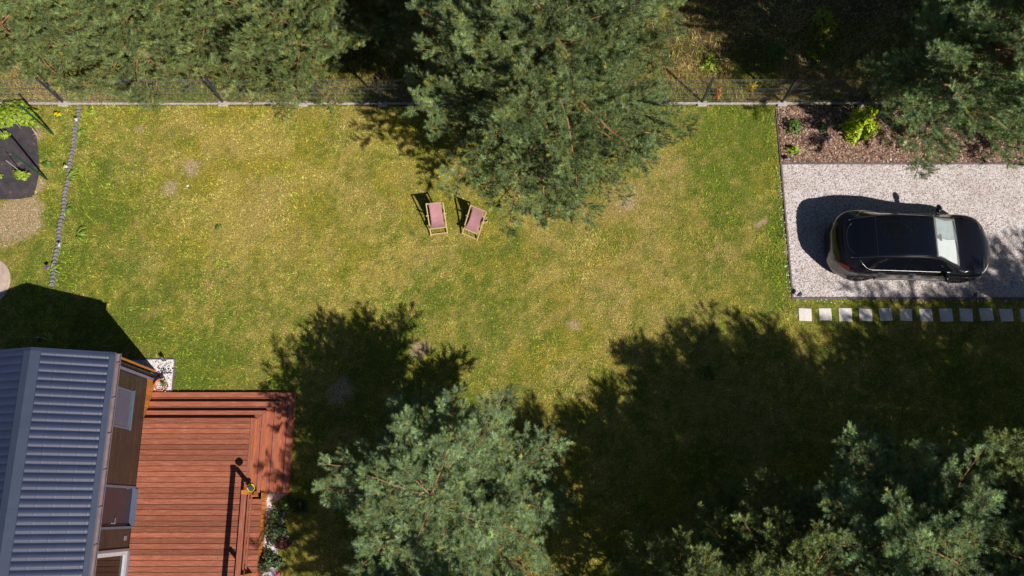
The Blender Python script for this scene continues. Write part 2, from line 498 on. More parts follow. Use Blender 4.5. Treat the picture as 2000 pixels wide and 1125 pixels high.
# edging strips round the pad
e = MB(); e.box(PAD[0] - .05, PAD[1] - .05, -.02, PAD[0], PAD[3] + .05, .05)
e.box(PAD[0], PAD[1] - .05, -.02, PAD[2], PAD[1], .05); e.box(PAD[0], PAD[3], -.02, PAD[2], PAD[3] + .05, .05)
e.box(PAD[0] - .045, PAD[3] + .05, -.02, PAD[0] - .02, BED_Y1 + .02, .045)
tag(e.build('edging_strip', M['edge_strip'], bevel=.004), 'thin grey edging strip framing the gravel parking pad', 'edging')

# stepping stones
m = MB().box(-.19, -.19, -.02, .19, .19, .035)
s0 = m.build('stepping_stone', M['stone'], world=False, bevel=.012)
ORD = ['first', 'second', 'third', 'fourth', 'fifth', 'sixth', 'seventh', 'eighth', 'ninth', 'tenth', 'eleventh', 'twelfth', 'thirteenth', 'fourteenth']
for i in range(12):
    o = s0 if i == 0 else s0.copy()
    if i: COL.objects.link(o)
    px = 1572 + 39.3 * i
    X, Y = at(px, 615 + random.uniform(-1, 1)); o.location = (X, Y, 0); o.rotation_euler = (random.uniform(-.03, .03), random.uniform(-.03, .03), random.uniform(-.06, .06))
    o.scale = (1 + random.uniform(-.05, .05), 1 + random.uniform(-.05, .05), 1)
    tag(o, f'square pale paving slab, {ORD[i]} from the left in the row of stepping stones', 'stepping stone', 'stepping stones along the gravel pad')

# ------------------------------------------------------------------ fence
FY = 12.40; P0 = -14.09; PS = 2.507
fence = thing('metal_fence', (0, FY, 0), 'dark grey wire mesh fence on a low concrete base at the edge of the lawn', 'fence')
pmsh = MB()
for k in range(51):
    xx = k * PS / 50; pmsh.box(xx - .002, -.002, .14, xx + .002, .002, 1.55)
for z in (.18, .42, .66, .70, .94, 1.18, 1.44, 1.50):
    pmsh.box(0, .0022, z - .0016, PS, .0056, z + .0016); pmsh.box(0, -.0056, z - .0016, PS, -.0022, z + .0016)
pan = pmsh.build('mesh_panel', M['wire'], fence, world=False)
pst = MB().box(-.03, -.03, 0, .03, .03, 1.6).box(-.036, -.036, 1.6, .036, .036, 1.62).build('post', M['post'], fence, world=False)
bs = MB().box(.0, -.022, 0, PS, .022, .10).build('concrete_base', M['concrete'], fence, world=False, bevel=.006)
ft = MB().box(-.15, -.085, 0, .15, .085, .10).build('post_footing', M['concrete'], fence, world=False, bevel=.015)
for i, k in enumerate(range(-3, 14)):
    for src in (pan, pst, bs, ft):
        o = src if i == 0 else src.copy()
        if i: COL.objects.link(o)
        o.location = (P0 + k * PS + (.0 if src is pst or src is ft else .0), 0.035 if src in (pst, pan) else (-.006 if src is ft else 0), 0)
        if src is bs: o.location.z = random.uniform(-.008, .008); o.location.y = random.uniform(-.008, .008)

# ------------------------------------------------------------------ house
XW = -10.28; YC = 3.65; EX, EZ = -10.21, 2.68; RX, RZ = -12.0, 3.40; NY = 3.955; SY = -7.0; XL = -13.72; ELX = -13.98
house = thing('house', (XW, YC, 0), 'timber house with grey metal tile roof beside the red deck', 'house')
w = MB()
w.add([(XW - .13, YC - .01, .5), (XW - .13, SY + .3, .5), (XW - .13, SY + .3, 2.55), (XW - .13, YC - .01, 2.55), (XL, YC, 0), (XL, SY + .3, 0), (XL, SY + .3, 2.55), (XL, YC, 2.55), (XW - .13, YC - .01, 0), (XW - .13, SY + .3, 0), (RX, YC, 3.22), (RX, SY + .3, 3.22)],
      [(8, 9, 2, 3), (5, 4, 7, 6), (9, 5, 6, 11, 2), (4, 8, 3, 10, 7)])
wall = w.build('wall', M['cladding'], house)
OPEN = [(2.14, 3.18, 1.30, 2.5), (-.42, .68, .52, 2.5), (-3.4, -.93, .5, 2.5)]
cl = MB(); z = .5; bh = .118
while z < 2.55:
    cuts = sorted([(a0, a1) for a0, a1, b0, b1 in OPEN if z + bh > b0 + .02 and z < b1 - .02])
    spans = []; y0 = SY + .35
    for a0, a1 in cuts: spans.append((y0, a0)); y0 = a1
    spans.append((y0, YC - .045))
    for y0, y1 in spans:
        while y1 - y0 > .02:                     # long boards with butt joints
            L_ = min(y1 - y0, random.uniform(1.3, 3.4)); q = random.uniform(0, .003)
            cl.box(XW - .03, y0 + .001, z + .002, XW - q, y0 + L_ - .001, z + bh - .003); y0 += L_
    z += bh
cl.build('cladding_boards', M['cladding'], house)
cl = MB(); yy = YC
while yy > 2.4:
    cl.box(XW - .03, yy - .112, .02, XW + .004, yy - .003, .497); yy -= .115
cl.build('lower_boards', M['orange_clad'], house)
MB().bar((XW + .01, YC + .02, .0), (XW + .01, YC + .02, 2.6), .07, .06).build('corner_trim', M['grey_trim'], house)
MB().box(XW - .30, YC + .25, .0, XW + .01, YC + .30, 2.7).build('gable_board', M['orange_clad'], house)
dp = MB().tube([(XW + .03, YC + .13, 2.6), (XW + .03, YC + .13, .22), (XW + .12, YC + .14, .08)], .042, 10).build('downpipe', M['black'], house, smooth=True)
# window with closed shutter
def wbox(m, y0, y1, z0, z1, x0, x1): m.box(XW + x0, y0, z0, XW + x1, y1, z1)
fr = MB()
wbox(fr, 2.14, 3.18, 1.30, 1.36, -.03, .016); wbox(fr, 3.13, 3.18, 1.36, 2.5, -.03, .014); wbox(fr, 2.14, 2.19, 1.36, 2.5, -.03, .014); wbox(fr, 2.12, 3.20, 1.28, 1.30, -.03, .045)
fr = fr.build('window', M['frame_blue'], house, bevel=.003)
m = MB()
for k in range(24):
    z = 1.42 + k * .045; m.box(XW - .018, 2.19, z, XW + .004 + .002 * (k % 2), 3.13, z + .044)
m.build('shutter', M['shutter'], fr)
m = MB(); wbox(m, 2.19, 3.13, 1.362, 1.418, -.015, .012); m.build('shutter_rail', M['frame_blue'], fr)
# door
dr = MB(); wbox(dr, -.36, .62, .56, 2.45, -.10, -.05); dr = dr.build('door', M['door'], house, bevel=.004)
m = MB(); wbox(m, .62, .68, .52, 2.5, -.10, .03); wbox(m, -.42, -.36, .52, 2.5, -.10, .03); wbox(m, -.36, .62, .51, .56, -.10, .09)
m.build('door_frame', M['frame_blue'], house, bevel=.003)
m = MB(); m.box(XW - .05, -.30, 1.38, XW - .035, -.26, 1.62); m.bar((XW - .02, -.28, 1.55), (XW + .02, -.28, 1.55), .02, .02); m.bar((XW + .02, -.28, 1.55), (XW + .02, -.14, 1.55), .022, .022)
m.build('handle', M['steel'], dr, bevel=.003)
for z in (.85, 2.2): MB().bar((XW - .03, .615, z), (XW - .03, .615, z + .09), .022, .022).build('hinge', M['steel'], dr)
# patio door
pf = MB(); wbox(pf, -1.0, -.93, .5, 2.5, -.08, .04); wbox(pf, -3.4, -1.0, .5, .56, -.08, .06); wbox(pf, -3.4, -3.33, .56, 2.5, -.08, .04)
pf = pf.build('patio_door', M['grey_trim'], house, bevel=.003)
m = MB(); wbox(m, -1.10, -1.0, .56, 2.5, -.07, .01); wbox(m, -3.33, -1.10, .56, .70, -.07, .01); wbox(m, -2.22, -2.12, .70, 2.5, -.07, .005)
m.build('sash', M['white'], pf, bevel=.004)
m = MB(); wbox(m, -3.3, -1.10, .70, 2.5, -.055, -.05); m.build('pane', M['pane'], pf)
m = MB(); wbox(m, -.72, -.60, .74, .88, 0, .03); m.build('wall_outlet', M['grey_trim'], house, bevel=.006)
# roof
def roof_half(sgn):
    xe = EX if sgn > 0 else ELX
    L = abs(xe - RX); n = 150; ny_ = int((NY - SY) / .0185)
    s = np.linspace(.14, L - .02, n); yv = np.linspace(NY - .05, SY, ny_)
    S, Y = np.meshgrid(s, yv)
    slope = (RZ - EZ) / L
    pit = .205; u = ((NY - .05 - Y) / pit) % 1.0
    wave = .030 * (1 - np.abs(2 * ((u + .5) % 1.0) - 1) ** 2.6)       # broad crowns with narrow valleys
    off = .018 * np.sin(2 * pi * u)
    q = ((S + off) / .355) % 1.0
    step = .0016 * np.exp(-((q - .5) / .035) ** 2) * (1 - wave / .03 * .3)
    Z = RZ - slope * S + wave + step - .01
    X = RX + sgn * S
    V = np.stack([X.ravel(), Y.ravel(), Z.ravel()], 1)
    i0 = (np.arange(ny_ - 1)[:, None] * n + np.arange(n - 1)).ravel()
    F = np.stack([i0, i0 + 1, i0 + n + 1, i0 + n], 1)
    if sgn > 0: F = F[:, ::-1]
    return V - np.array([XW, YC, 0]), F
for sg in (1, -1):
    V, F = roof_half(sg)
    rf = link('roof', arrmesh('roof', V, F, M['roof'], True), house); ORG[rf.name] = ORG[house.name]
    m = MB(); L = abs((EX if sg > 0 else ELX) - RX); sl_ = (RZ - EZ) / L
    a_ = .0; b_ = .21
    for y0, y1 in [(NY + .01 - 1.95 * k, NY + .01 - 1.95 * (k + 1) + .001) for k in range(6)]:
        m.add([(RX, y0, RZ + .05), (RX + sg * b_, y0, RZ + .05 - sl_ * b_), (RX + sg * b_, y1, RZ + .047 - sl_ * b_), (RX, y1, RZ + .047), (RX + sg * b_, y0, RZ + .02 - sl_ * b_), (RX + sg * b_, y1, RZ + .02 - sl_ * b_)], [(0, 1, 2, 3), (1, 4, 5, 2)])
    m.build('ridge_cap', M['trim'], rf)
    m = MB(); xe = EX if sg > 0 else ELX
    # eave flashing, rake flashing
    m.add([(xe - sg * .13, NY, EZ + .058 + sl_ * .1), (xe - sg * .0, NY, EZ + .045), (xe, SY, EZ + .045), (xe - sg * .13, SY, EZ + .058 + sl_ * .1)], [(0, 3, 2, 1) if sg > 0 else (0, 1, 2, 3)])
    m.build('eave_flashing', M['trim'], rf)
    m = MB()
    m.add([(RX, NY + .03, RZ + .05), (xe, NY + .03, EZ + .05), (xe, NY - .055, EZ + .05), (RX, NY - .055, RZ + .05), (RX, NY + .03, RZ - .15), (xe, NY + .03, EZ - .15)], [(0, 3, 2, 1), (0, 1, 5, 4)])
    m.build('rake_flashing', M['roof'], rf)
    m = MB(); m.box(min(xe, xe + sg * -.02), SY, EZ - .16, max(xe, xe - sg * .02), NY + .02, EZ + .04); m.build('fascia_board', M['grey_trim'], rf)
    # gutter: half round trough
    m = MB(); n = 9; vs = []; fs = []
    for yy in (NY - .0, SY):
        for k in range(n):
            t = pi * k / (n - 1); vs.append((xe + sg * (.065 - .06 * cos(t)), yy, EZ + .0 - .055 * sin(t)))
    for k in range(n - 1): fs.append((k, k + 1, n + k + 1, n + k))
    fs.append(tuple(range(n)))
    m.add(vs, fs); m.bar((xe + sg * .128, NY, EZ + .004), (xe + sg * .128, SY, EZ + .004), .014, .014)
    g_ = m.build('gutter', M['gutter'], house)
    for k in range(12): MB().bar((xe, NY - .25 - k * .9, EZ + .012), (xe + sg * .125, NY - .25 - k * .9, EZ + .012), .02, .005).build('gutter_bracket', M['grey_trim'], g_)
m = MB().box(XL, SY + .3, 2.55, XW, YC, 2.58).build('soffit', M['cladding'], house)

# ------------------------------------------------------------------ deck
deck = thing('wooden_deck', (-8.5, 1.0, 0), 'reddish brown wooden deck with three corner steps beside the house', 'deck')
DZ = .52; xa = XW + .012
def board(m, x0, y0, x1, y1, z, th=.028): m.box(x0, y0, z - th, x1, y1, z)
m = MB(); y = 2.54; bw = .134; gap = .012
while y > -7:
    xr = -7.285 if y > .45 else -6.80
    dz = random.uniform(-.0015, .0015)
    board(m, xa, y - bw, xr, y, DZ + dz); y -= bw + gap
db = m.build('deck_boards', M['deck_x'], deck, bevel=.003)
m = MB(); board(m, -7.278, .548, -7.14, 2.54, DZ + .0005, .02)
m.build('border_board', M['deck_y'], deck, bevel=.003)
LV = [(-7.14, 2.54, .52), (-6.86, 2.76, .39), (-6.53, 3.03, .26), (-6.19, 3.31, .13)]
for i in range(1, 4):
    X1, Y1, Z = LV[i]; X0, Y0, _ = LV[i - 1]; X1p, Y1p = X1, Y1
    m = MB()
    # two boards deep on each side, mitred at the corner
    for j, (f0, f1) in enumerate(((0.0, .475), (.52, 1.0))):
        xi0 = X0 - .02 + (X1 - X0 + .02) * f0; xi1 = X0 - .02 + (X1 - X0 + .02) * f1
        yi0 = Y0 - .02 + (Y1 - Y0 + .02) * f0; yi1 = Y0 - .02 + (Y1 - Y0 + .02) * f1
        g2 = .003
        for zt, zb in ((Z, Z - .02),):
            # side run
            m.add([(xi0, .52, zb), (xi1, .52, zb), (xi1, yi1 - g2, zb), (xi0, yi0 - g2, zb), (xi0, .52, zt), (xi1, .52, zt), (xi1, yi1 - g2, zt), (xi0, yi0 - g2, zt)], [(0, 3, 2, 1), (4, 5, 6, 7), (0, 1, 5, 4), (1, 2, 6, 5), (2, 3, 7, 6), (3, 0, 4, 7)])
    st = m.build('step', M['deck_y'], deck, bevel=.002)
    m = MB()
    for j, (f0, f1) in enumerate(((0.0, .475), (.52, 1.0))):
        xi0 = X0 - .02 + (X1 - X0 + .02) * f0; xi1 = X0 - .02 + (X1 - X0 + .02) * f1
        yi0 = Y0 - .02 + (Y1 - Y0 + .02) * f0; yi1 = Y0 - .02 + (Y1 - Y0 + .02) * f1
        zb, zt = Z - .02, Z
        m.add([(xa + .06 * 0, yi0, zb), (xi0 - .012, yi0, zb), (xi1 - .012, yi1, zb), (xa, yi1, zb), (xa, yi0, zt), (xi0 - .012, yi0, zt), (xi1 - .012, yi1, zt), (xa, yi1, zt)], [(0, 3, 2, 1), (4, 5, 6, 7), (0, 1, 5, 4), (1, 2, 6, 5), (2, 3, 7, 6), (3, 0, 4, 7)])
    m.build('tread', M['deck_x'], st, bevel=.002)
for i in range(4):
    X1, Y1, Z = LV[i]; zb = LV[i + 1][2] if i < 3 else 0
    m = MB(); m.box(X1 - .03, .53, zb + .002, X1 + .003, Y1 - .02, Z - .022); m.box(xa, Y1 - .035, zb + .002, X1 - .036, Y1 - .012, Z - .029)
    m.build('riser', M['deck_side'], deck)
m = MB(); y = .52
while y > -6.9: m.box(-6.835, y - .11, .0, -6.812, y - .004, DZ - .03); y -= .115
m.box(-7.1, .545, 0, -6.2, .565, .1); m.box(-6.84, .53, .1, -6.54, .55, .23)
m.build('skirting', M['deck_side'], deck)
# railing
RXp = -7.035
rail_posts = []
for y in (.50, -1.60, -3.7):
    m = MB().box(-7.0, y - .045, DZ + .002, -6.91, y + .045, DZ + .88); m.build('railing_post', M['deck_side'], deck, bevel=.004)
m = MB().box(-7.09, -6.9, DZ + .88, -6.955, .56, DZ + .91); m.build('handrail', M['deck_y'], deck, bevel=.004)
for z in (.20, .45): MB().box(-7.03, -6.9, DZ + z, -7.002, .50, DZ + z + .09).build('rail', M['deck_y'], deck, bevel=.003)
MB().box(-7.095, .455, DZ + .912, -6.95, .56, DZ + .925).build('corner_plate', M['deck_side'], deck)
MB().box(-6.90, .40, DZ + .55, -6.74, .43, DZ + .64).build('bracket', M['deck_side'], deck)
# yellow bowl on the rail end
bx, by = at(490.5, 953, 1.47)
bowl = thing('yellow_dish', (bx, by, DZ + .925), 'round yellow dish holding a dark square block on the end of the deck railing', 'dish')
prof = [(.02, .0), (.07, .0), (.098, .02), (.105, .05), (.098, .052), (.082, .028), (.06, .012), (.02, .01), (.0, .01)]
m = MB().lathe(prof, n=32).build('dish', M['yellow'], bowl, world=False, smooth=True)
m = MB().box(-.055, -.055, .014, .055, .055, .075, rz=.72).box(-.062, -.062, .075, .062, .062, .085, rz=.72).build('square_block', M['cap'], bowl, world=False, bevel=.004)

# ------------------------------------------------------------------ gravel corner with pot and lamp
wm = Mat('white_gravel', (.7, .7, .72), .9); f = wm.noise(34, 3, .7)
wm.color(wm.ramp(f, [(.25, (.25, .24, .26)), (.5, (.62, .60, .62)), (.75, (.8, .78, .8))])).bump(f, 1, .03)
tag(MB().box(GP[0], GP[1], .004, GP[2], GP[3], .02).build('gravel_corner', wm.m), 'small patch of white gravel at the corner of the house', kind='structure')
FB = [(-6.80, .50), (-6.25, .50), (-6.30, -.2), (-6.42, -1.0), (-6.35, -2.2), (-6.80, -2.4)]
tag(MB().poly(FB[::-1], .006, .02).build('gravel_border', wm.m), 'white gravel strip along the side of the deck', kind='structure')
ws = Mat('white_pebble', (.8, .8, .8), .8)
ws.color(ws.ramp(ws.island(), [(0, (.12, .11, .12)), (.12, (.5, .47, .47)), (.3, (.74, .72, .74)), (1, (.84, .82, .84))]))
n = 3800; x = rng.uniform(GP[0] + .3, GP[2], n); y = rng.uniform(GP[1], GP[3], n)
V1, F1 = pebbles(x, y, .02, .019, 21)
n = 3600; x = rng.uniform(-6.8, -6.2, n); y = rng.uniform(-2.4, .5, n); k = inpoly(x, y, FB); x, y = x[k], y[k]
V2, F2 = pebbles(x, y, .02, .022, 22)
tag(link('white_pebbles', arrmesh('white_pebbles', np.vstack([V1, V2]), np.vstack([F1, F2 + len(V1)]), ws.m)), 'white pebbles in the house corner patch and beside the deck', 'pebbles', kind='stuff')
e = MB(); e.box(GP[0], GP[3], -.01, GP[2] + .03, GP[3] + .03, .05); e.box(GP[2], 3.33, -.01, GP[2] + .03, GP[3], .05)
tag(e.build('gravel_edging', M['edge_strip']), 'thin grey edging round the white gravel patch at the house corner', 'edging')
dk = Mat('dark_bark', (.03, .025, .03), .9)
n = 90; x = -10.0 + rng.normal(0, .13, n); y = 3.95 + rng.normal(0, .13, n); k = (x < GP[2]) & (y < GP[3]); V, F = pebbles(x[k], y[k], .035, .02, 23)
tag(link('bark_bits', arrmesh('bark_bits', V, F, dk.m)), 'dark bark crumbs scattered over the white gravel patch', 'bark crumbs', kind='stuff')


# ------------------------------------------------------------------ leaf makers
def leafmat(name, base, var=.5, rough=.5, trans=.0):
    m = Mat(name, base, rough)
    b = np.array(base)
    m.color(m.ramp(m.island(), [(0, tuple(b * (1 - var))), (.5, tuple(b)), (1, tuple(np.clip(b * (1 + var), 0, .9)))]))
    m.b.inputs['Specular IOR Level'].default_value = .35
    return m.m


LM = {'lime': leafmat('leaf_lime', (.34, .46, .012), .45), 'green': leafmat('leaf_green', (.10, .19, .025), .5), 'dark': leafmat('leaf_dark', (.03, .06, .018), .5),
      'rose': leafmat('leaf_rose', (.10, .15, .06), .6), 'yellow': leafmat('leaf_yellow', (.75, .55, .01), .3), 'orange': leafmat('leaf_orange', (.55, .2, .04), .5),
      'garden': leafmat('leaf_garden', (.24, .34, .025), .5), 'iris': leafmat('leaf_iris', (.26, .40, .06), .35), 'pink': leafmat('petal_pink', (.75, .10, .22), .3),
      'petal': leafmat('petal_white', (.80, .80, .75), .1), 'violet': leafmat('petal_violet', (.22, .05, .45), .3), 'red': leafmat('leaf_red', (.16, .05, .04), .5)}


def leafcloud(n, rx, ry, h, size, seed, z0=.02, shell=.35, asp=.6, droop=.5):
    """n folded diamond leaves in a domed volume"""
    r = np.random.default_rng(seed)
    d = r.normal(0, 1, (n, 3)); d /= np.linalg.norm(d, axis=1)[:, None]; d[:, 2] = np.abs(d[:, 2])
    rad = shell + (1 - shell) * r.random(n) ** .5
    lump = .45 + .95 * vnoise(d[:, 0] * 2.6 + seed, d[:, 1] * 2.6 + seed * 1.7)
    rad = rad * lump
    c = d * rad[:, None] * np.array([rx, ry, h]); c[:, 2] += z0
    nrm = d + r.normal(0, droop, (n, 3)); nrm[:, 2] += .6; nrm /= np.linalg.norm(nrm, axis=1)[:, None]
    t = r.normal(0, 1, (n, 3)); t -= nrm * (t * nrm).sum(1)[:, None]; t /= np.linalg.norm(t, axis=1)[:, None]
    b = np.cross(nrm, t); s = (size * (.5 + .9 * r.random(n)))[:, None]
    V = np.empty((n, 4, 3)); V[:, 0] = c - t * s; V[:, 1] = c + b * s * asp + nrm * s * .15; V[:, 2] = c + t * s; V[:, 3] = c - b * s * asp + nrm * s * .15
    return V.reshape(-1, 3), np.arange(4 * n).reshape(n, 4)


def shrub(name, px, py, rx, ry, h, n, size, mat, seed, label, cat='shrub', z=0.0, group=None, flowers=None, stems=8):
    X, Y = at(px, py)
    t = thing(name, (X, Y, z), label, cat, group)
    V, F = leafcloud(n, rx, ry, h, size, seed)
    fo = link('foliage', arrmesh('foliage', V, F, mat), t)
    r = random.Random(seed); m = MB()
    for k in range(stems):
        a = r.random() * 2 * pi; q = r.uniform(.3, .85)
        m.tube([(0, 0, 0), (rx * q * .4 * cos(a), ry * q * .4 * sin(a), h * .5), (rx * q * cos(a), ry * q * sin(a), h * r.uniform(.6, .9))], [.012, .008, .004], 5)
    m.build('stem', M['twig'], t, world=False)
    if flowers:
        fm_, pts, fs = flowers
        for (fx, fy, fz) in pts:
            r2 = np.random.default_rng(int(abs(fx * 1000)) + 5)
            V, F = leafcloud(16, fs, fs, fs * .7, fs * .75, seed + int(abs(fx) * 100), z0=0, shell=.2)
            o = link('flower', arrmesh('flower', V + np.array([fx, fy, fz]), F, fm_), t)
    return t


bk = Mat('bark', (.22, .12, .07), .9)
f = bk.noise(9, 6, .7, bk.coord((1, 1, .35)))
bk.color(bk.ramp(f, [(.3, (.07, .045, .03)), (.55, (.26, .14, .08)), (.75, (.48, .24, .12))])).bump(f, .8, .02); M['bark'] = bk.m
tw = Mat('twig', (.38, .18, .08), .85)
tw.color(tw.ramp(tw.noise(5, 3, .6), [(.3, (.16, .09, .05)), (.7, (.50, .26, .12))])); M['twig'] = tw.m

# shrubs and small plants in the mulch bed and behind the fence
shrub('golden_shrub', 1672, 255, .52, .50, .95, 1500, .055, LM['lime'], 31, 'bright yellow-green leafy shrub in the mulch bed by the fence')
shrub('small_shrub', 1547, 296, .20, .16, .25, 150, .045, LM['garden'], 32, 'small yellow-green seedling at the left end of the mulch bed')
shrub('low_shrub', 1548, 250, .26, .26, .35, 420, .035, LM['green'], 33, 'low dark green shrub at the lawn end of the mulch bed')
shrub('grey_shrub', 1605, 250, .22, .22, .30, 330, .030, LM['dark'], 34, 'low grey green shrub between the golden shrub and the dark green shrub')
shrub('yellow_bush', 1462, 178, .19, .16, .55, 130, .040, LM['yellow'], 35, 'small bush with bright yellow leaves just behind the fence')
shrub('orange_bush', 1398, 190, .12, .20, .6, 120, .040, LM['orange'], 36, 'thin orange leaved bush behind the fence next to a post', 'shrub')
shrub('weed', 1386, 728, .22, .24, .12, 190, .038, LM['green'], 37, 'lone bright green weed growing in the shaded lawn', 'weed')
shrub('weed', 426, 444, .09, .09, .06, 60, .03, LM['green'], 38, 'small dark green weed tuft alone in the dry middle of the lawn', 'weed')
shrub('hedge_plant', 1250, 18, .5, .4, .5, 500, .04, LM['green'], 39, 'green bush in the wood right behind the big pine', 'bush')
shrub('wood_bush', 1515, 105, .38, .35, .5, 420, .045, LM['green'], 40, 'leafy bush in the deep shade behind the fence', 'bush')
shrub('wood_bush', 1605, 45, .45, .4, .5, 420, .045, LM['garden'], 41, 'yellowish leafy bush in dappled shade near the top edge', 'bush')
shrub('wood_bush', 1385, 130, .3, .3, .35, 260, .04, LM['garden'], 42, 'low green bush between the big pine and the fence post', 'bush')

# vegetable patch: membrane, plants, stakes and trellis
mb = Mat('membrane', (.05, .04, .05), .75); f = mb.noise(2.5, 6, .7)
mb.color(mb.ramp(f, [(.35, (.040, .034, .042)), (.62, (.085, .07, .078)), (.72, (.30, .20, .15))])).bump(mb.noise(6, 4), .5, .03)
tag(MB().poly(MEMB[::-1], .004, .016).build('weed_membrane', mb.m), 'black weed control membrane under the vegetable plants', 'ground cover')
shrub('garden_plants', 20, 228, .95, .42, .40, 1500, .055, LM['garden'], 51, 'dense row of leafy berry plants along the fence at the left', 'berry plants', stems=14)
shrub('garden_plants', 46, 346, .26, .15, .32, 230, .05, LM['garden'], 52, 'small berry plant tied to a pale stake on the black membrane', 'berry plant')
shrub('garden_plants', 12, 266, .18, .12, .2, 110, .045, LM['garden'], 53, 'little leafy plant between the berry row and the bare membrane', 'berry plant')
shrub('garden_plants', -2, 344, .15, .16, .25, 90, .045, LM['garden'], 54, 'leafy plant at the left edge of the photo on the membrane', 'berry plant')
shrub('yellow_flower', 118, 228, .12, .09, .2, 60, .035, LM['green'], 55, 'plant with yellow blossoms in the grass next to the fence', 'flower', flowers=(LM['yellow'], [(-.04, .02, .2), (.04, -.02, .2), (.07, .0, .18)], .05))
shrub('spreading_weed', 93, 322, .22, .14, .10, 60, .05, LM['green'], 56, 'flat green weed beside the edge of the black membrane', 'weed')
for k, (bx_, by_, tx_, ty_, h) in enumerate(((92.4, 351, 24.3, 300, 1.9), (104.5, 262.8, 41, 207.7, 1.78))):
    X, Y = at(bx_, by_); t = thing('trellis', (X, Y, 0), ('leaning green steel post on the open black membrane with wires running left', 'green steel post standing in the berry row near the fence')[k], 'trellis', 'green wire trellises of the vegetable patch')
    X2, Y2 = at(tx_, ty_, h); d = (X2 - X, Y2 - Y)
    MB().bar((0, 0, 0), (d[0], d[1], h), .045, .045).bar((d[0] - .012, d[1], h), (d[0] + .02, d[1], h + .02), .05, .05).build('post', M['green_post'], t, world=False, bevel=.004)
    MB().bar((d[0] - .12, d[1] - .01, h - .03), (d[0] + .02, d[1], h - .03), .02, .02).build('bracket', M['steel'], t, world=False)
    for z in (.6, 1.2, h - .04):
        q = z / h; MB().tube([(d[0] * q, d[1] * q, z), (d[0] * q - 2.5, d[1] * q, z - .03), (d[0] * q - 5, d[1] * q, z)], .002, 4).build('wire', M['steel'], t, world=False)
for k, (a_, b_, h, lb) in enumerate((((46, 340), (12, 313.5), .95, 'pale stake beside the small berry plant on the membrane'), ((44, 238), (30, 226), .6, 'short pale stake in the middle of the berry row'),
                                    ((76, 263), (63, 253), .5, 'pale stake at the right end of the berry row'), ((12, 266), (-4, 255), .6, 'pale stake by the little plant below the berry row'), ((41, 251), (33, 242), .45, 'pale stake half hidden among berry leaves'))):
    X, Y = at(*a_); X2, Y2 = at(*b_, h)
    o = MB().tube([(X, Y, 0), (X2, Y2, h)], .011, 6).build('plant_stake', M['pale_stake']); tag(o, lb, 'stake', 'stakes in the vegetable patch')
o = MB().lathe([(0.001, .05), (.4, .05), (DISC[2] - .03, .05), (DISC[2], .03), (DISC[2], 0)], (DISC[0], DISC[1], 0), 48).build('round_slab', plain('round_concrete', (.55, .42, .36), .9, .25, 5), smooth=False)
tag(o, 'round pale concrete slab at the left edge of the lawn', 'slab')

# log roll edging
e0, e1 = at(157, 208), at(102, 560)
t = thing('garden_edging', (e0[0], e0[1], 0), 'row of small grey scalloped edging blocks dividing the lawn from the vegetable patch', 'edging')
nb = 50; eb = None
for k in range(nb):
    q = (k + .5) / nb
    bow = .10 * sin(q * pi)
    X = e0[0] + (e1[0] - e0[0]) * q + .02 * sin(k * .7); Y = e0[1] + (e1[1] - e0[1]) * q
    if eb is None:
        m = MB(); n = 8; vs = []
        for z in (0, .085):
            for j in range(n + 1):
                a_ = pi * j / n; vs.append((.072 * cos(a_), .085 * sin(a_) - .045, z))
        fs = [tuple(range(n + 1, 2 * n + 2)), tuple(reversed(range(n + 1)))] + [(j, (j + 1) % (n + 1), n + 1 + (j + 1) % (n + 1), n + 1 + j) for j in range(n + 1)]
        m.add(vs, fs); eb = m.build('block', M['edging'], t, world=False, bevel=.004); o = eb
    else:
        o = eb.copy(); COL.objects.link(o)
    o.location = (X - e0[0], Y - e0[1], random.uniform(-.015, .01)); o.rotation_euler = (random.uniform(-.1, .1), random.uniform(-.08, .08), random.uniform(-.1, .2)); o.scale = (1, .98, 1)


def iris(px, py, n, L, seed, label, az=None, flower=None, fo=(0, 0), cat='flower'):
    X, Y = at(px, py); t = thing('iris_plant', (X, Y, 0), label, cat, 'plants along the grey garden edging'); r = random.Random(seed)
    m = MB()
    for k in range(n):
        a_ = (r.random() * 2 * pi) if az is None else az + r.gauss(0, .5); l = L * r.uniform(.6, 1.1); w = .014
        pts = [(0, 0, 0), (.25 * l, 0, .35 * l), (.6 * l, 0, .5 * l), (l, 0, .35 * l)]; ws_ = [w, w * 1.2, w, .001]
        vs = []
        for (p, _, z), ww in zip(pts, ws_):
            for sgn in (-1, 1): vs.append((p * cos(a_) - sgn * ww * sin(a_), p * sin(a_) + sgn * ww * cos(a_), z + .01))
        m.add(vs, [(0, 1, 3, 2), (2, 3, 5, 4), (4, 5, 7, 6)])
    m.build('leaves', LM['iris'], t, world=False)
    if flower:
        V, F = leafcloud(14, .05, .05, .04, .038, seed, z0=0, shell=.2)
        link('flower', arrmesh('flower', V + np.array([fo[0], fo[1], .3]), F, LM[flower]), t)
    return t


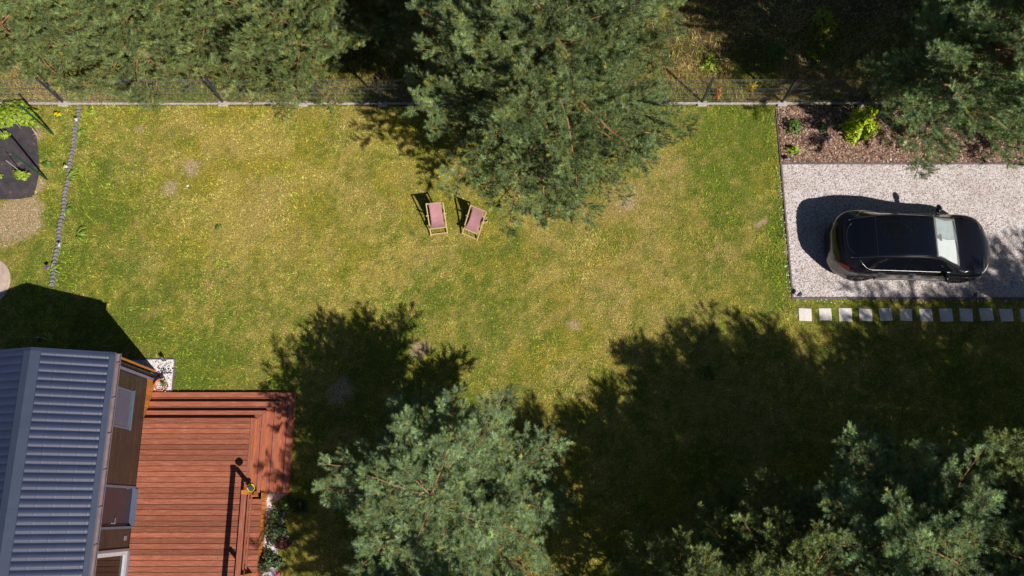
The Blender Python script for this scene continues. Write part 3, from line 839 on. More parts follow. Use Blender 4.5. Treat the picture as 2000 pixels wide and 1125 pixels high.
iris(172, 220, 7, .30, 1, 'thin strappy plant where the grey edging meets the fence', 0)
iris(158, 254, 9, .32, 2, 'strappy plant with a small white flower near the fence end of the edging', -.9, 'petal', (-.02, .2))
iris(143, 333, 6, .20, 3, 'plant with a drooping white flower halfway along the upper edging', .3, 'petal', (-.08, .0))
iris(134, 352, 12, .42, 4, 'large spiky green plant leaning over the grey edging', .2)
iris(128, 411, 10, .30, 5, 'yellow-green strappy tuft right of the middle of the edging', -.1)
iris(150, 461, 9, .45, 6, 'long pale leaved plant lying out onto the lawn', -.05)
iris(124, 483, 6, .2, 7, 'small plant with one white flower on the lawn side of the edging', .6, 'petal', (.05, -.03))
iris(103, 528, 7, .3, 8, 'small plant with a purple flower at the lower end of the edging', .1, 'violet', (0, 0))
iris(106, 668, 8, .36, 9, 'thin leaved plant in the shade of the house wall', 2.2, cat='plant')

# flower bed beside the deck
cx, cy = at(525, 1095)
FL = lambda px, py, z: (at(px, py, z)[0] - cx, at(px, py, z)[1] - cy, z)
shrub('rose_bush', 525, 1095, .42, .30, .45, 1500, .032, LM['rose'], 61, 'rose bush with two pink blooms at the foot of the deck', 'rose bush', flowers=(LM['pink'], [FL(503, 1120, .42), FL(542, 1121, .42)], .055))
shrub('bed_shrub', 540, 1040, .42, .36, .32, 1200, .03, LM['rose'], 62, 'mixed grey green shrub above the rose bush', 'shrub')
shrub('bed_shrub', 556, 1062, .22, .2, .36, 420, .03, LM['red'], 63, 'dark reddish leaved plant between the deck bed shrubs', 'shrub')
shrub('bed_shrub', 556, 985, .32, .26, .30, 800, .032, LM['green'], 64, 'green shrub in shade below the deck steps', 'shrub')
shrub('bed_shrub', 540, 1012, .26, .22, .25, 520, .03, LM['rose'], 65, 'low speckled plant on the white gravel beside the deck', 'shrub')
shrub('bed_shrub', 583, 990, .25, .24, .34, 420, .035, LM['dark'], 66, 'dark shrub at the outer corner of the deck bed', 'shrub')

# pot
pot = thing('flower_pot', (-9.99, 3.50, .02), 'round terracotta pot with pebbles and white flowers at the top of the deck steps', 'flower pot')
MB().lathe([(.001, 0), (.12, 0), (.155, .22), (.17, .23), (.178, .29), (.155, .29), (.148, .23), (.001, .225)], n=36).build('pot', M['terracotta'], pot, world=False, smooth=True)
a_ = rng.random(160) * 2 * pi; q_ = .14 * np.sqrt(rng.random(160)); V, F = pebbles(q_ * np.cos(a_), q_ * np.sin(a_), .235, .017, 71)
link('pebbles', arrmesh('pebbles', V, F, gst.m), pot)
V, F = leafcloud(110, .10, .08, .13, .025, 72); V += np.array([.08, .03, .24]); link('leaves', arrmesh('leaves', V, F, LM['green']), pot)
rr = np.random.default_rng(8); P_ = np.stack([.13 + rr.normal(0, .07, 26), .02 + rr.normal(0, .09, 26), .30 + rr.random(26) * .12], 1)
V, F = pebbles(P_[:, 0], P_[:, 1], P_[:, 2], .018, 73, .6); link('white_flowers', arrmesh('white_flowers', V, F, LM['petal']), pot)


# garden spot lamps
def spot(px, py, az, label):
    X, Y = at(px, py); t = thing('spot_lamp', (X, Y, 0), label, 'garden lamp', 'black garden spot lamps', rz=az)
    MB().tube([(0, 0, 0), (0, 0, .18)], .012, 8).bar((0, 0, .16), (.05, 0, .20), .02, .03).build('spike', M['black'], t, world=False)
    ob = MB().tube([(-.03, 0, .17), (.0, 0, .19), (.09, 0, .24)], [.032, .05, .055], 16).build('lamp_head', M['cap'], t, world=False, smooth=False)
    MB().tube([(.088, 0, .239), (.092, 0, .2415)], .046, 16).build('lens', M['lamp_clear'], t, world=False); return t


spot(325, 705, 2.3, 'square black spot lamp at the edging of the white gravel corner')
spot(1540, 313, -2.4, 'small spot lamp at the lawn corner of the mulch bed')
spot(1556, 579, .5, 'black spot lamp at the lower left corner of the gravel pad')
spot(1899, 580, 2.0, 'black spot lamp on the lower edge of the gravel pad near the car front')
spot(82, 668, 1.6, 'spot lamp on a short pole in the shade of the house gable')
o = MB().lathe([(.001, .03), (.03, .03), (.035, 0)], (*at(605, 480), 0), 12).build('sprinkler_cap', plain('cap_green', (.0, .2, .13), .4)); tag(o, 'tiny round green sprinkler cap in the lawn', 'sprinkler')
V, F = pebbles(np.array([0.]), np.array([0.]), .015, .05, 5); o = link('pale_stone', arrmesh('pale_stone', V, F, ws.m)); o.location = (*at(367, 363), 0); tag(o, 'single pale stone lying on the dry lawn', 'stone')


# ------------------------------------------------------------------ deck chairs
def deckchair(foot, head, width, label):
    zf, zh = .04, .80
    fx, fy = at(*foot, zf); hx, hy = at(*head, zh)
    az = math.atan2(hy - fy, hx - fx) - pi / 2; L = math.hypot(hx - fx, hy - fy)
    t = thing('deck_chair', (fx, fy, 0), label, 'deck chair', 'pink deck chairs on the lawn', rz=az)
    w = width / 2; m = MB(); th = .028
    # long frame, foot to head
    for s in (-1, 1): MB().bar((s * w, 0, zf), (s * w, L, zh), th, .045).build('long_rail', M['pale_wood'], t, world=False, bevel=.003)
    MB().bar((-w, L - .02, zh - .02), (w, L - .02, zh - .02), .03, .03).build('head_bar', M['pale_wood'], t, world=False)
    MB().bar((-w, .03, zf + .02), (w, .03, zf + .02), .03, .03).build('foot_bar', M['pale_wood'], t, world=False)
    # seat frame crossing it: front edge up, back foot on the ground
    wi = w - .045
    for s in (-1, 1): MB().bar((s * wi, .10, .36), (s * wi, .80, .03), th, .04).build('seat_rail', M['pale_wood'], t, world=False, bevel=.003)
    MB().bar((-wi, .10, .36), (wi, .10, .36), .03, .03).build('seat_bar', M['pale_wood'], t, world=False)
    MB().bar((-wi, .78, .04), (wi, .78, .04), .03, .03).build('seat_bar', M['pale_wood'], t, world=False)
    # strut frame behind the back
    wo = w + .035
    for s in (-1, 1): MB().bar((s * wo, L * .62, zf + (zh - zf) * .62), (s * wo, .70, .06), .022, .04).bar((s * (w - .03), L * .62, zf + (zh - zf) * .62), (s * (wo + .02), L * .62, zf + (zh - zf) * .62), .018, .018).build('strut', M['pale_wood'], t, world=False)
    # sling
    n, k = 26, 12; V = []
    for i in range(n + 1):
        q = i / n
        a0 = Vector((0, .10, .375)); a1 = Vector((0, L - .02, zh + .004)); p = a0.lerp(a1, q)
        sag = .17 * sin(pi * q ** .85) * 1.0
        for j in range(k + 1):
            u = -1 + 2 * j / k
            wr = .006 * sin(j * 2.9 + 1) * (.25 + 1.5 * max(0, 1 - q * 3) + max(0, (q - .8) * 6)) + .010 * u * u * sin(pi * q)
            V.append((u * (wi - .025), p.y + sag * .35, p.z - sag + wr))
    F = [(i * (k + 1) + j, i * (k + 1) + j + 1, (i + 1) * (k + 1) + j + 1, (i + 1) * (k + 1) + j) for i in range(n) for j in range(k)]
    o = link('sling', arrmesh('sling', V, F, M['fabric'], True), t)
    s_ = o.modifiers.new('thick', 'SOLIDIFY'); s_.thickness = .004
    return t


deckchair((858, 458.5), (848.5, 395), .50, 'pink fabric deck chair standing clear of the pine, left one of the pair')
deckchair((917, 464), (935, 406), .50, 'pink fabric deck chair partly under the pine branches, right one of the pair')


# ------------------------------------------------------------------ car
def pchip(xs, ys):
    xs, ys = np.array(xs, float), np.array(ys, float); h = np.diff(xs); d = np.diff(ys) / h
    m = np.zeros(len(xs)); m[0], m[-1] = d[0], d[-1]
    for i in range(1, len(xs) - 1):
        m[i] = 0 if d[i - 1] * d[i] <= 0 else (3 * (h[i - 1] + h[i])) / ((2 * h[i] + h[i - 1]) / d[i - 1] + (h[i] + 2 * h[i - 1]) / d[i])
    def f(x):
        i = int(np.clip(np.searchsorted(xs, x) - 1, 0, len(xs) - 2)); t = (x - xs[i]) / h[i]; t = min(max(t, 0), 1)
        return ((1 + 2 * t) * (1 - t) ** 2 * ys[i] + t * (1 - t) ** 2 * h[i] * m[i] + t * t * (3 - 2 * t) * ys[i + 1] + t * t * (t - 1) * h[i] * m[i + 1])
    return f


zt = pchip([-2.38, -2.36, -2.30, -2.2, -2.10, -2.0, -1.7, -1.35, -1.0, -.5, 0, .35, .8, 1.18, 1.3, 1.6, 2.0, 2.2, 2.32, 2.37], [.62, .85, 1.03, 1.15, 1.19, 1.21, 1.35, 1.48, 1.56, 1.615, 1.60, 1.52, 1.28, 1.07, 1.03, .97, .86, .76, .66, .55])
wm_ = pchip([-2.38, -2.34, -2.25, -2.1, -1.85, -1.5, -.8, 0, 1.0, 1.5, 1.85, 2.05, 2.2, 2.31, 2.37], [.30, .47, .64, .79, .915, .955, .94, .935, .94, .955, .91, .80, .63, .40, .18])
wr = pchip([-2.38, -2.34, -2.25, -2.1, -1.8, -1.4, -.8, 0, .35, 1.18, 1.4, 1.8, 2.05, 2.2, 2.31, 2.37], [.24, .34, .45, .52, .58, .60, .62, .615, .62, .74, .76, .70, .58, .44, .27, .11])
wb = pchip([-2.38, -2.34, -2.25, -2.1, -1.85, -1.5, -.8, 0, 1.0, 1.5, 1.85, 2.05, 2.2, 2.31, 2.37], [.26, .41, .58, .73, .85, .885, .87, .865, .87, .88, .84, .73, .56, .35, .15])
zb = pchip([-2.38, -2.34, -2.2, -2.0, -1.5, -.5, .5, 1.1, 1.6, 2.0, 2.2, 2.32, 2.37], [.60, .80, 1.04, 1.09, 1.08, 1.0, .96, .95, .90, .78, .68, .58, .50])


def csec(x):
    z, m, r_, b, bz = zt(x), wm_(x), wr(x), wb(x), zb(x)
    bz = min(bz, z - .02); cz = z - .035 if z - bz > .08 else z - .012
    e = max(0, abs(x) - 2.1) / .28; zlow = .22 + .14 * e
    return [(0, z), (r_ * .55, z - .006), (r_, cz - .006), (b, bz), (m, bz - .14 * (1 - .4 * e)), (m, .52), (m * .985, .38), (m * .93, zlow), (m * .6, zlow - .02), (0, zlow - .02)]


def cpt(x, s):
    """point of the body skin at station x and section parameter s (0 top centre .. 9 bottom centre)"""
    P_ = csec(x); i = int(min(max(math.floor(s), 0), 8)); t = s - i
    p0 = P_[i - 1] if i > 0 else (-P_[1][0], P_[1][1]); p1 = P_[i]; p2 = P_[i + 1]; p3 = P_[i + 2] if i < 8 else (-P_[8][0], P_[8][1])
    k = .42
    o = []
    for c_ in (0, 1):
        m1 = (p2[c_] - p0[c_]) * k; m2 = (p3[c_] - p1[c_]) * k
        o.append((2 * t ** 3 - 3 * t * t + 1) * p1[c_] + (t ** 3 - 2 * t * t + t) * m1 + (-2 * t ** 3 + 3 * t * t) * p2[c_] + (t ** 3 - t * t) * m2)
    return o


def cgrid(xs, ss, off=0.0, both=True, side=0):
    """surface patch; off pushes it out along the section's normal"""
    V, F = [], []; n = len(ss)
    for x in xs:
        for s in ss:
            sg = 1 if s >= 0 else -1; a = abs(s)
            p = cpt(x, a); q = cpt(x, min(a + .03, 9)); q0 = cpt(x, max(a - .03, 0))
            ty, tz = q[0] - q0[0], q[1] - q0[1]; l = math.hypot(ty, tz) or 1
            ny_, nz = -tz / l, ty / l
            V.append((x, sg * (p[0] + ny_ * off), p[1] + nz * off))
    for i in range(len(xs) - 1):
        for j in range(n - 1):
            F.append((i * n + j, (i + 1) * n + j, (i + 1) * n + j + 1, i * n + j + 1))
    return V, F


car = thing('parked_car', (11.61, 7.52, .02), 'black five door crossover car with panoramic glass roof parked on the gravel pad', 'car', rz=R(-1.3))
AX = (1.50, -1.38); WZ = .355; RW = .355; RA = .395
xs = sorted(set(list(np.linspace(-2.38, -2.1, 14)) + list(np.linspace(-2.1, 2.05, 140)) + list(np.linspace(2.05, 2.37, 16))))
ss = np.linspace(-9, 9, 181)
V, F = cgrid(xs, ss)
V = np.array(V)
inside = np.zeros(len(V), bool)
for ax in AX:
    d = np.hypot(V[:, 0] - ax, V[:, 2] - WZ); sidev = (np.abs(V[:, 1]) > .55) & (V[:, 2] < .9)
    snap = sidev & (d < RA) & (d > RA - .05); k = RA / np.maximum(d, .01)
    V[snap, 0] = ax + (V[snap, 0] - ax) * k[snap]; V[snap, 2] = WZ + (V[snap, 2] - WZ) * k[snap]
    inside |= sidev & (d < RA - .002) & ~snap
F = [f for f in F if not any(inside[i] for i in f)]
n = len(ss)
F.append(tuple(range(n - 1))); F.append(tuple(reversed(range((len(xs) - 1) * n, len(xs) * n - 1))))
me = bpy.data.meshes.new('body'); me.from_pydata([tuple(v) for v in V], [], F); me.materials.append(M['paint'])
me.polygons.foreach_set('use_smooth', [True] * len(me.polygons)); me.update(); me.validate()
body = link('body', me, car); ORG[body.name] = Vector()
m = MB()
m.box(-2.05, -.72, .22, 2.0, .72, .60)
m.build('underbody', M['black'], body, world=False)


def patch(name, x0, x1, s0_, s1_, mat, parent, off=.006, nx_=24, ns=14, shape=None, smooth=True):
    xs_ = np.linspace(x0, x1, nx_); V, F = [], []
    for x in xs_:
        a, b = (s0_, s1_) if shape is None else shape(x)
        v_, _ = cgrid([x], np.linspace(a, b, ns), off); V += v_
    for i in range(nx_ - 1):
        for j in range(ns - 1): F.append((i * ns + j, (i + 1) * ns + j, (i + 1) * ns + j + 1, i * ns + j + 1))
    o = link(name, arrmesh(name, V, F, mat, smooth), parent); ORG[o.name] = Vector(); return o


def rnd(x, x0, x1, r, w):
    """half width w with rounded ends of radius r"""
    t = min((x - x0) / r, (x1 - x) / r, 1); t = max(t, 0); return w * (1 - (1 - math.sqrt(1 - (1 - t) ** 2)) * .28)


patch('glass_roof', -1.30, .28, -1.86, 1.86, M['car_glass'], car)
patch('rear_window', -2.03, -1.32, 0, 0, M['car_glass'], car, shape=lambda x: (-rnd(x, -2.03, -.9, .35, 1.84), rnd(x, -2.03, -.9, .35, 1.84)))
patch('sunshade', .38, 1.10, 0, 0, M['shade_white'], car, off=.004, shape=lambda x: (-1.74 - .04 * sin(x * 9), .06 + .1 * sin(x * 7)))
patch('sunshade', .40, 1.08, 0, 0, M['shade_dim'], car, off=.003, shape=lambda x: (.10 + .1 * sin(x * 7), 1.70 + .08 * sin(x * 6)))
patch('windscreen', .33, 1.17, -1.84, 1.84, M['windscreen'], car, off=.018)
patch('screen_surround', 1.125, 1.20, -1.90, 1.90, M['black'], car, off=.010)
patch('screen_band', .30, .37, -1.86, 1.86, M['black'], car, off=.008)
m = MB(); v0 = cpt(.52, 0); m.box(.36, -.09, v0[1] - .085 + .0, .50, .06, v0[1] + .05); m.v = [(x, y, z - .0) for x, y, z in m.v]
mz = zt(.46) + .010
m = MB(); vs = []
for x, y in ((.37, -.05), (.37, .05), (.46, .05), (.46, .09), (.56, .11), (.56, -.10), (.46, -.09), (.46, -.05)):
    vs.append((x, y, zt(x) + .011))
m.add(vs, [(0, 1, 2, 7), (7, 2, 3, 4, 5, 6)])
m.build('rear_view_mirror', M['black'], car, world=False)
wp = MB()
for y0, y1 in ((-.55, .02), (.10, .62)):
    wp.tube([(1.19, y0, zt(1.19) + .012), (1.10, y1, zt(1.10) - abs(y1) * .02 + .025)], .010, 6)
wp.build('wiper', M['black'], car, world=False)
WIN = [(-.34, .98), (-1.24, -.42), (-1.72, -1.30)]
for sg in (1, -1):
    for k, (a, b) in enumerate(WIN):
        def shp(x, a=a, b=b, k=k):
            lo, hi = 2.93, 2.14
            if k == 0: hi = 2.14 + .0 * x
            if k == 2: lo = 2.93 - .0; hi = 2.14 + .55 * ((-1.30 - x) / .42) ** 1.4; lo = 2.93 - .08 * ((-1.30 - x) / .42)
            return (sg * hi, sg * lo)
        patch('side_window', a, b, 0, 0, M['car_glass'], car, off=.006, nx_=16, ns=8, shape=shp)
    pts = []
    for x in np.linspace(-1.74, 1.0, 28):
        s_ = 2.98 if x > -1.3 else 2.98 - .75 * ((-1.3 - x) / .44) ** 2
        y_, z_ = cpt(x, s_); pts.append((x, sg * (y_ + .008), z_ + .006))
    MB().tube(pts, .008, 6).build('window_trim', M['chrome'], car, world=False, smooth=True)
    # mirrors
    y_, z_ = cpt(.80, 3.0)
    m = MB(); bx_ = .78; vs = []
    mr = MB().bar((bx_, sg * (y_ - .02), z_ - .02), (bx_ - .02, sg * (y_ + .08), z_ + .05), .12, .07)
    mr = mr.build('wing_mirror', M['paint'], car, world=False, bevel=.008)
    sp = MB(); prof = []
    for i in range(7):
        for j in range(12):
            f_ = pi * i / 6; t_ = 2 * pi * j / 12
            sp.v.append((bx_ - .02 + .095 * sin(f_) * cos(t_) * (1.2 if cos(t_) > 0 else .6), sg * (y_ + .16) + .135 * cos(f_), z_ + .07 + .08 * sin(f_) * sin(t_)))
    for i in range(6):
        for j in range(12): sp.f.append((i * 12 + j, i * 12 + (j + 1) % 12, (i + 1) * 12 + (j + 1) % 12, (i + 1) * 12 + j))
    sp.build('mirror_shell', M['paint'], mr, world=False, smooth=True)
    # handles
    for hx in (-.12, -1.02):
        y_, z_ = cpt(hx, 3.75); MB().bar((hx - .10, sg * (y_ + .006), z_), (hx + .10, sg * (y_ + .006), z_), .012, .018).build('door_handle', M['chrome'], car, world=False)
    # door seams
    for dx in (-1.28, -.38, 1.05):
        pts = [(dx + (.02 * (s_ - 4)), sg * (cpt(dx, s_)[0] + .001), cpt(dx, s_)[1]) for s_ in np.linspace(3.05, 6.4, 14)]
        MB().tube(pts, .0045, 4).build('door_seam', M['black'], body, world=False)
    # lamps
    patch('headlight', 1.93, 2.22, 0, 0, M['lamp_clear'], car, off=.006, nx_=12, ns=6, shape=lambda x: (sg * (2.95 - .5 * ((x - 1.93) / .29)), sg * (3.3 + .45 * ((x - 1.93) / .29))))
    patch('tail_light', -2.22, -1.98, 0, 0, M['lamp_red'], car, off=.006, nx_=12, ns=6, shape=lambda x: (sg * (3.15), sg * (3.62)))
    # rocker
    MB().bar((-.95, sg * .90, .26), (1.05, sg * .90, .26), .05, .08).build('side_skirt', M['black'], car, world=False, bevel=.01)
    for ax in AX:
        # arch liner lip
        pts = [(ax + (RA + .004) * cos(t_), sg * (cpt(ax + (RA) * cos(t_), 5.3)[0] + .004), WZ + (RA + .004) * sin(t_)) for t_ in np.linspace(-.15, pi + .15, 22)]
        MB().tube(pts, .016, 6).build('arch_lip', M['rim'], body, world=False, smooth=True)
        yo = sg * .925; yi = sg * .70
        wt = MB(); n = 40; prof = [(.22, .70), (.30, .69), (.345, .705), (RW, .74), (RW, .88), (.345, .92), (.30, .935), (.245, .93)]
        for r_, y_ in prof:
            for j in range(n): wt.v.append((ax + r_ * cos(2 * pi * j / n), sg * y_, WZ - .02 + r_ * sin(2 * pi * j / n)))
        for i in range(len(prof) - 1):
            for j in range(n): wt.f.append((i * n + j, i * n + (j + 1) % n, (i + 1) * n + (j + 1) % n, (i + 1) * n + j))
        wh = wt.build('wheel', M['tyre'], car, world=False, smooth=True)
        rm = MB(); cz = WZ - .02
        for j in range(10):
            t_ = 2 * pi * j / 10 + .1; rm.bar((ax + .04 * cos(t_), sg * .915, cz + .04 * sin(t_)), (ax + .245 * cos(t_ + .12), sg * .925, cz + .245 * sin(t_ + .12)), .035, .02, up=(0, 1, 0))
        for r0, r1 in ((.225, .262),):
            for j in range(n):
                a0, a1 = 2 * pi * j / n, 2 * pi * (j + 1) / n
                rm.add([(ax + r0 * cos(a0), sg * .93, cz + r0 * sin(a0)), (ax + r1 * cos(a0), sg * .936, cz + r1 * sin(a0)), (ax + r1 * cos(a1), sg * .936, cz + r1 * sin(a1)), (ax + r0 * cos(a1), sg * .93, cz + r0 * sin(a1))], [(0, 1, 2, 3)])
        rm.tube([(ax, sg * .88, cz), (ax, sg * .93, cz)], .055, 14)
        rm.build('rim', M['rim'], wh, world=False)
        dk_ = MB().tube([(ax, sg * .72, cz), (ax, sg * .86, cz)], .235, 24).build('brake_disc', M['black'], wh, world=False)
for sg in (1, -1):
    pts = [(x, sg * (cpt(x, 2.0)[0] + .004), cpt(x, 2.0)[1] + .004) for x in np.linspace(-1.95, 1.18, 40)]
    MB().tube(pts, .009, 6).build('roof_edge_highlight', M['rail'], car, world=False, smooth=True)  # highlight along the roof edge, drawn as a thin paler grey tube
pts = [(-2.045 + .35 * (1 - math.sqrt(max(0, 1 - (abs(s_) / 1.9) ** 2))), (1 if s_ >= 0 else -1) * cpt(-2.04, abs(s_))[0], 0) for s_ in np.linspace(-1.86, 1.86, 31)]
pts = [(x, y, zt(x) - .035 * (abs(y) / .5) ** 2 + .01) for x, y, z in pts]
MB().tube(pts, .008, 6).build('window_seal', M['rail'], car, world=False, smooth=True)
for xx in (-1.31, .29):
    pts = [(xx, (1 if s_ >= 0 else -1) * cpt(xx, abs(s_))[0], cpt(xx, abs(s_))[1] + .006) for s_ in np.linspace(-1.9, 1.9, 20)]
    MB().tube(pts, .006, 6).build('roof_seam', M['rail'], car, world=False, smooth=True)
# rear spoiler lip and shut lines
pts = [(-2.13 + .10 * (abs(s_) / 2.6) ** 2 , (1 if s_ >= 0 else -1) * cpt(-2.13, abs(s_))[0], cpt(-2.13, abs(s_))[1] + .012) for s_ in np.linspace(-2.7, 2.7, 30)]
MB().tube(pts, .018, 6).build('spoiler', M['paint'], car, world=False, smooth=True)
for sg in (1, -1):
    pts = [(x, sg * cpt(x, 2.25)[0], cpt(x, 2.25)[1] + .001) for x in np.linspace(1.2, 2.1, 14)]
    MB().tube(pts, .004, 4).build('bonnet_seam', M['black'], body, world=False)

# ------------------------------------------------------------------ pines
nm = Mat('needles', (.05, .08, .05), .55)
tn = nm.attr('tone')
nm.color(tn); nm.b.inputs['Specular IOR Level'].default_value = .2


def pine_meshes(seed, H_, Rm, z0, dens=1.0, whorl=.36, green=0.0, lowfac=.75, val=1.0, vary=.36):
    """wood tubes and needle tufts of one Scots pine, crown radius Rm, height H_, first branches at z0"""
    r = np.random.default_rng(seed); rnd_ = r.random
    segs = []          # (p0,p1,r0,r1)
    tuf = []           # (pos, dir, scale, vigour)
    tp = [np.array((0., 0., 0.))]; drift = r.normal(0, .05, 2)
    nseg = 12
    for i in range(nseg):
        drift = drift * .7 + r.normal(0, .035, 2); q = tp[-1] + np.array((drift[0], drift[1], H_ / nseg)); tp.append(q)
    tp = np.array(tp); tr = .16 * (H_ / 8) * (1 - np.linspace(0, 1, nseg + 1)) ** .8 + .015
    trunk = MB().tube([tuple(p) for p in tp], [float(q) for q in tr], 9)
    def tpos(z):
        q = np.clip(z / H_ * nseg, 0, nseg - 1e-6); i = int(q); return tp[i] * (1 - (q - i)) + tp[i + 1] * (q - i)
    bw = MB(); z = z0; az0 = rnd_() * 6
    def shoots(path, rad, fr0, step, vig, side):
        P = np.array(path); d = np.diff(P, axis=0); l = np.linalg.norm(d, axis=1); L_ = l.sum(); c_ = np.concatenate([[0], np.cumsum(l)])
        s = fr0 * L_; sd = side
        while s < L_:
            i = min(int(np.searchsorted(c_, s) - 1), len(l) - 1); i = max(i, 0); t = (s - c_[i]) / l[i]; p = P[i] + d[i] * t; u = d[i] / l[i]
            yield p, u, s / L_, sd, i
            sd = -sd; s += step * (.7 + .6 * rnd_())
    while z < H_ - .25:
        q = (z - z0) / (H_ - z0)
        prof = (lowfac + (1 - lowfac) * min(q / .35, 1)) if q < .35 else math.sqrt(max(0, 1 - ((q - .35) / .67) ** 2.0))
        nb_ = 5 if q < .85 else 4
        for b in range(nb_):
            az = az0 + b * 2 * pi / nb_ + r.normal(0, .25); Lb = Rm * prof * (1.02 - vary + vary * rnd_() + (vary > .4) * .1)
            if Lb < .25: continue
            if q < .4 and rnd_() < .18: continue
            el = .15 + .55 * q + r.normal(0, .1); p = tpos(z + r.normal(0, .06)); path = [p]; dirv = np.array((cos(az) * cos(el), sin(az) * cos(el), sin(el)))
            ns_ = max(4, int(Lb / .35))
            for i in range(ns_):
                dirv = dirv + r.normal(0, .10, 3) + np.array((0, 0, -.07 * (1 - q) if i < ns_ * .6 else .10)); dirv /= np.linalg.norm(dirv)
                path.append(path[-1] + dirv * Lb / ns_)
            rb = .008 + .009 * Lb
            bw.tube([tuple(x) for x in path], [float(rb * (1 - i / ns_) ** .8 + .006) for i in range(ns_ + 1)], 5, cap=False)
            # side boughs
            for p, u, f, sd, i in shoots(path, rb, .14 if Lb > 1 else .06, .165, 1, 1 if rnd_() < .5 else -1):
                Ls = (.20 + .40 * Lb * (1 - f) ** .8 * (.6 + .6 * rnd_())) * min(1, .45 + f * 1.6); Ls = min(Ls, 1.4)
                h = np.cross((0, 0, 1), u); h /= np.linalg.norm(h) + 1e-6
                dv = u * (.75 + .3 * rnd_()) + h * sd * (.85 + .3 * r.normal()) + np.array((0, 0, .15 + .35 * rnd_())); dv /= np.linalg.norm(dv)
                pp = [p]; k = max(2, int(Ls / .22)); dd = dv
                for _ in range(k):
                    dd = dd + r.normal(0, .12, 3) + np.array((0, 0, .06)); dd /= np.linalg.norm(dd); pp.append(pp[-1] + dd * Ls / k)
                bw.tube([tuple(x) for x in pp], [float(.0065 * (1 - j / k) + .003) for j in range(k + 1)], 4, cap=False)
                vg = .75 + .35 * rnd_(); bt = r.normal(0, .22)
                for p2, u2, f2, sd2, _ in shoots(pp, 0, .10, .080 / dens, 1, sd):
                    h2 = np.cross((0, 0, 1), u2); h2 /= np.linalg.norm(h2) + 1e-6
                    d2 = u2 * .8 + h2 * sd2 * (.7 + .3 * r.normal()) + np.array((0, 0, .25 + .5 * rnd_())); d2 /= np.linalg.norm(d2)
                    sc_ = (.7 + .45 * rnd_()) * vg
                    tuf.append((p2 + d2 * .03, d2, sc_, f2, bt))
                    if rnd_() < .62:
                        p3 = p2 + d2 * .15 * sc_; d3 = d2 + r.normal(0, .45, 3) + np.array((0, 0, .35)); d3 /= np.linalg.norm(d3)
                        tuf.append((p3, d3, sc_ * 1.05, f2, bt))
                    if rnd_() < .40:
                        d3 = np.array((0, 0, 1.)) + r.normal(0, .4, 3); d3 /= np.linalg.norm(d3); tuf.append((p2, d3, sc_, f2, bt))
                tuf.append((pp[-1], dd, 1.15 * vg, 1, bt)); 
            tuf.append((path[-1], dirv, 1.2, 1, 0.))
        z += whorl * (.75 + .5 * rnd_()) * (1 if q > .2 else 1.2); az0 += 1.1
    for k in range(60):
        zz = H_ - 1.3 + 1.3 * k / 60; a_ = k * 2.4; d3 = np.array((cos(a_) * .8, sin(a_) * .8, .7)); tuf.append((tpos(zz) + d3 * (.04 + .12 * (k % 3)), d3 / np.linalg.norm(d3), 1.1, 1, 0.))
    P = np.array([t[0] for t in tuf]); D = np.array([t[1] for t in tuf]); S = np.array([t[2] for t in tuf]); BT = np.array([t[4] for t in tuf]); n = len(P)
    # tuft template variants
    K = 34; rr_ = np.random.default_rng(99)
    Vt = []
    u_ = (np.arange(K) + .5) / K
    az = u_ * K * 2.4; pos = -.02 + u_ ** .9 * .115
    lean = np.radians(84 - 66 * u_) + rr_.normal(0, .12, K)
    ln = .098 * (.75 + .35 * rr_.random(K)); wd = .0098
    for k in range(K):
        d = np.array((cos(az[k]) * sin(lean[k]), sin(az[k]) * sin(lean[k]), cos(lean[k]))); a = np.array((0, 0, pos[k]))
        sdv = np.cross(d, (0.3, .2, 1)); sdv /= np.linalg.norm(sdv); roll = rr_.random() * 2 * pi; s2 = np.cross(d, sdv); sv = (sdv * cos(roll) + s2 * sin(roll)) * wd / 2
        Vt += [a - sv, a + sv, a + d * ln[k]]
    Vt = np.array(Vt)
    up = np.where(np.abs(D[:, 2:3]) > .95, np.array([[1., 0, 0]]), np.array([[0, 0, 1.]])); A = np.cross(up, D); A /= np.linalg.norm(A, axis=1)[:, None]; B = np.cross(D, A)
    ro = r.random(n) * 2 * pi; A2 = A * np.cos(ro)[:, None] + B * np.sin(ro)[:, None]; B2 = np.cross(D, A2)
    V = (P[:, None, :] + S[:, None, None] * (Vt[None, :, 0:1] * A2[:, None, :] + Vt[None, :, 1:2] * B2[:, None, :] + Vt[None, :, 2:3] * D[:, None, :])).reshape(-1, 3)
    base = val * np.array((.185, .265, .085)) * (1 - green) + val * np.array((.215, .26, .055)) * green; blue = val * np.array((.235, .335, .19)); yl = np.array((.40, .34, .06))
    w1 = r.random((n, 1)); tone = base * (1 - w1) + blue * w1 * (1 - green * .6) + base * w1 * green * .6
    y_ = (r.random((n, 1)) < .07) * .6; tone = tone * (1 - y_) + yl * y_
    tone *= np.exp(r.normal(0, .26, (n, 1)) + BT[:, None])
    T = np.repeat(tone, 3 * K, 0)
    Fm = np.arange(n * K * 3).reshape(-1, 3)
    crown = arrmesh('crown', V, Fm, nm.m, False, {'tone': T})
    def mk(nm_, mb_, mat):
        me = bpy.data.meshes.new(nm_); me.from_pydata(mb_.v, [], mb_.f); me.materials.append(mat); me.polygons.foreach_set('use_smooth', [True] * len(me.polygons)); me.update(); return me
    print('pine', seed, 'tufts', n)
    return mk('trunk', trunk, M['bark']), mk('branches', bw, M['twig']), crown


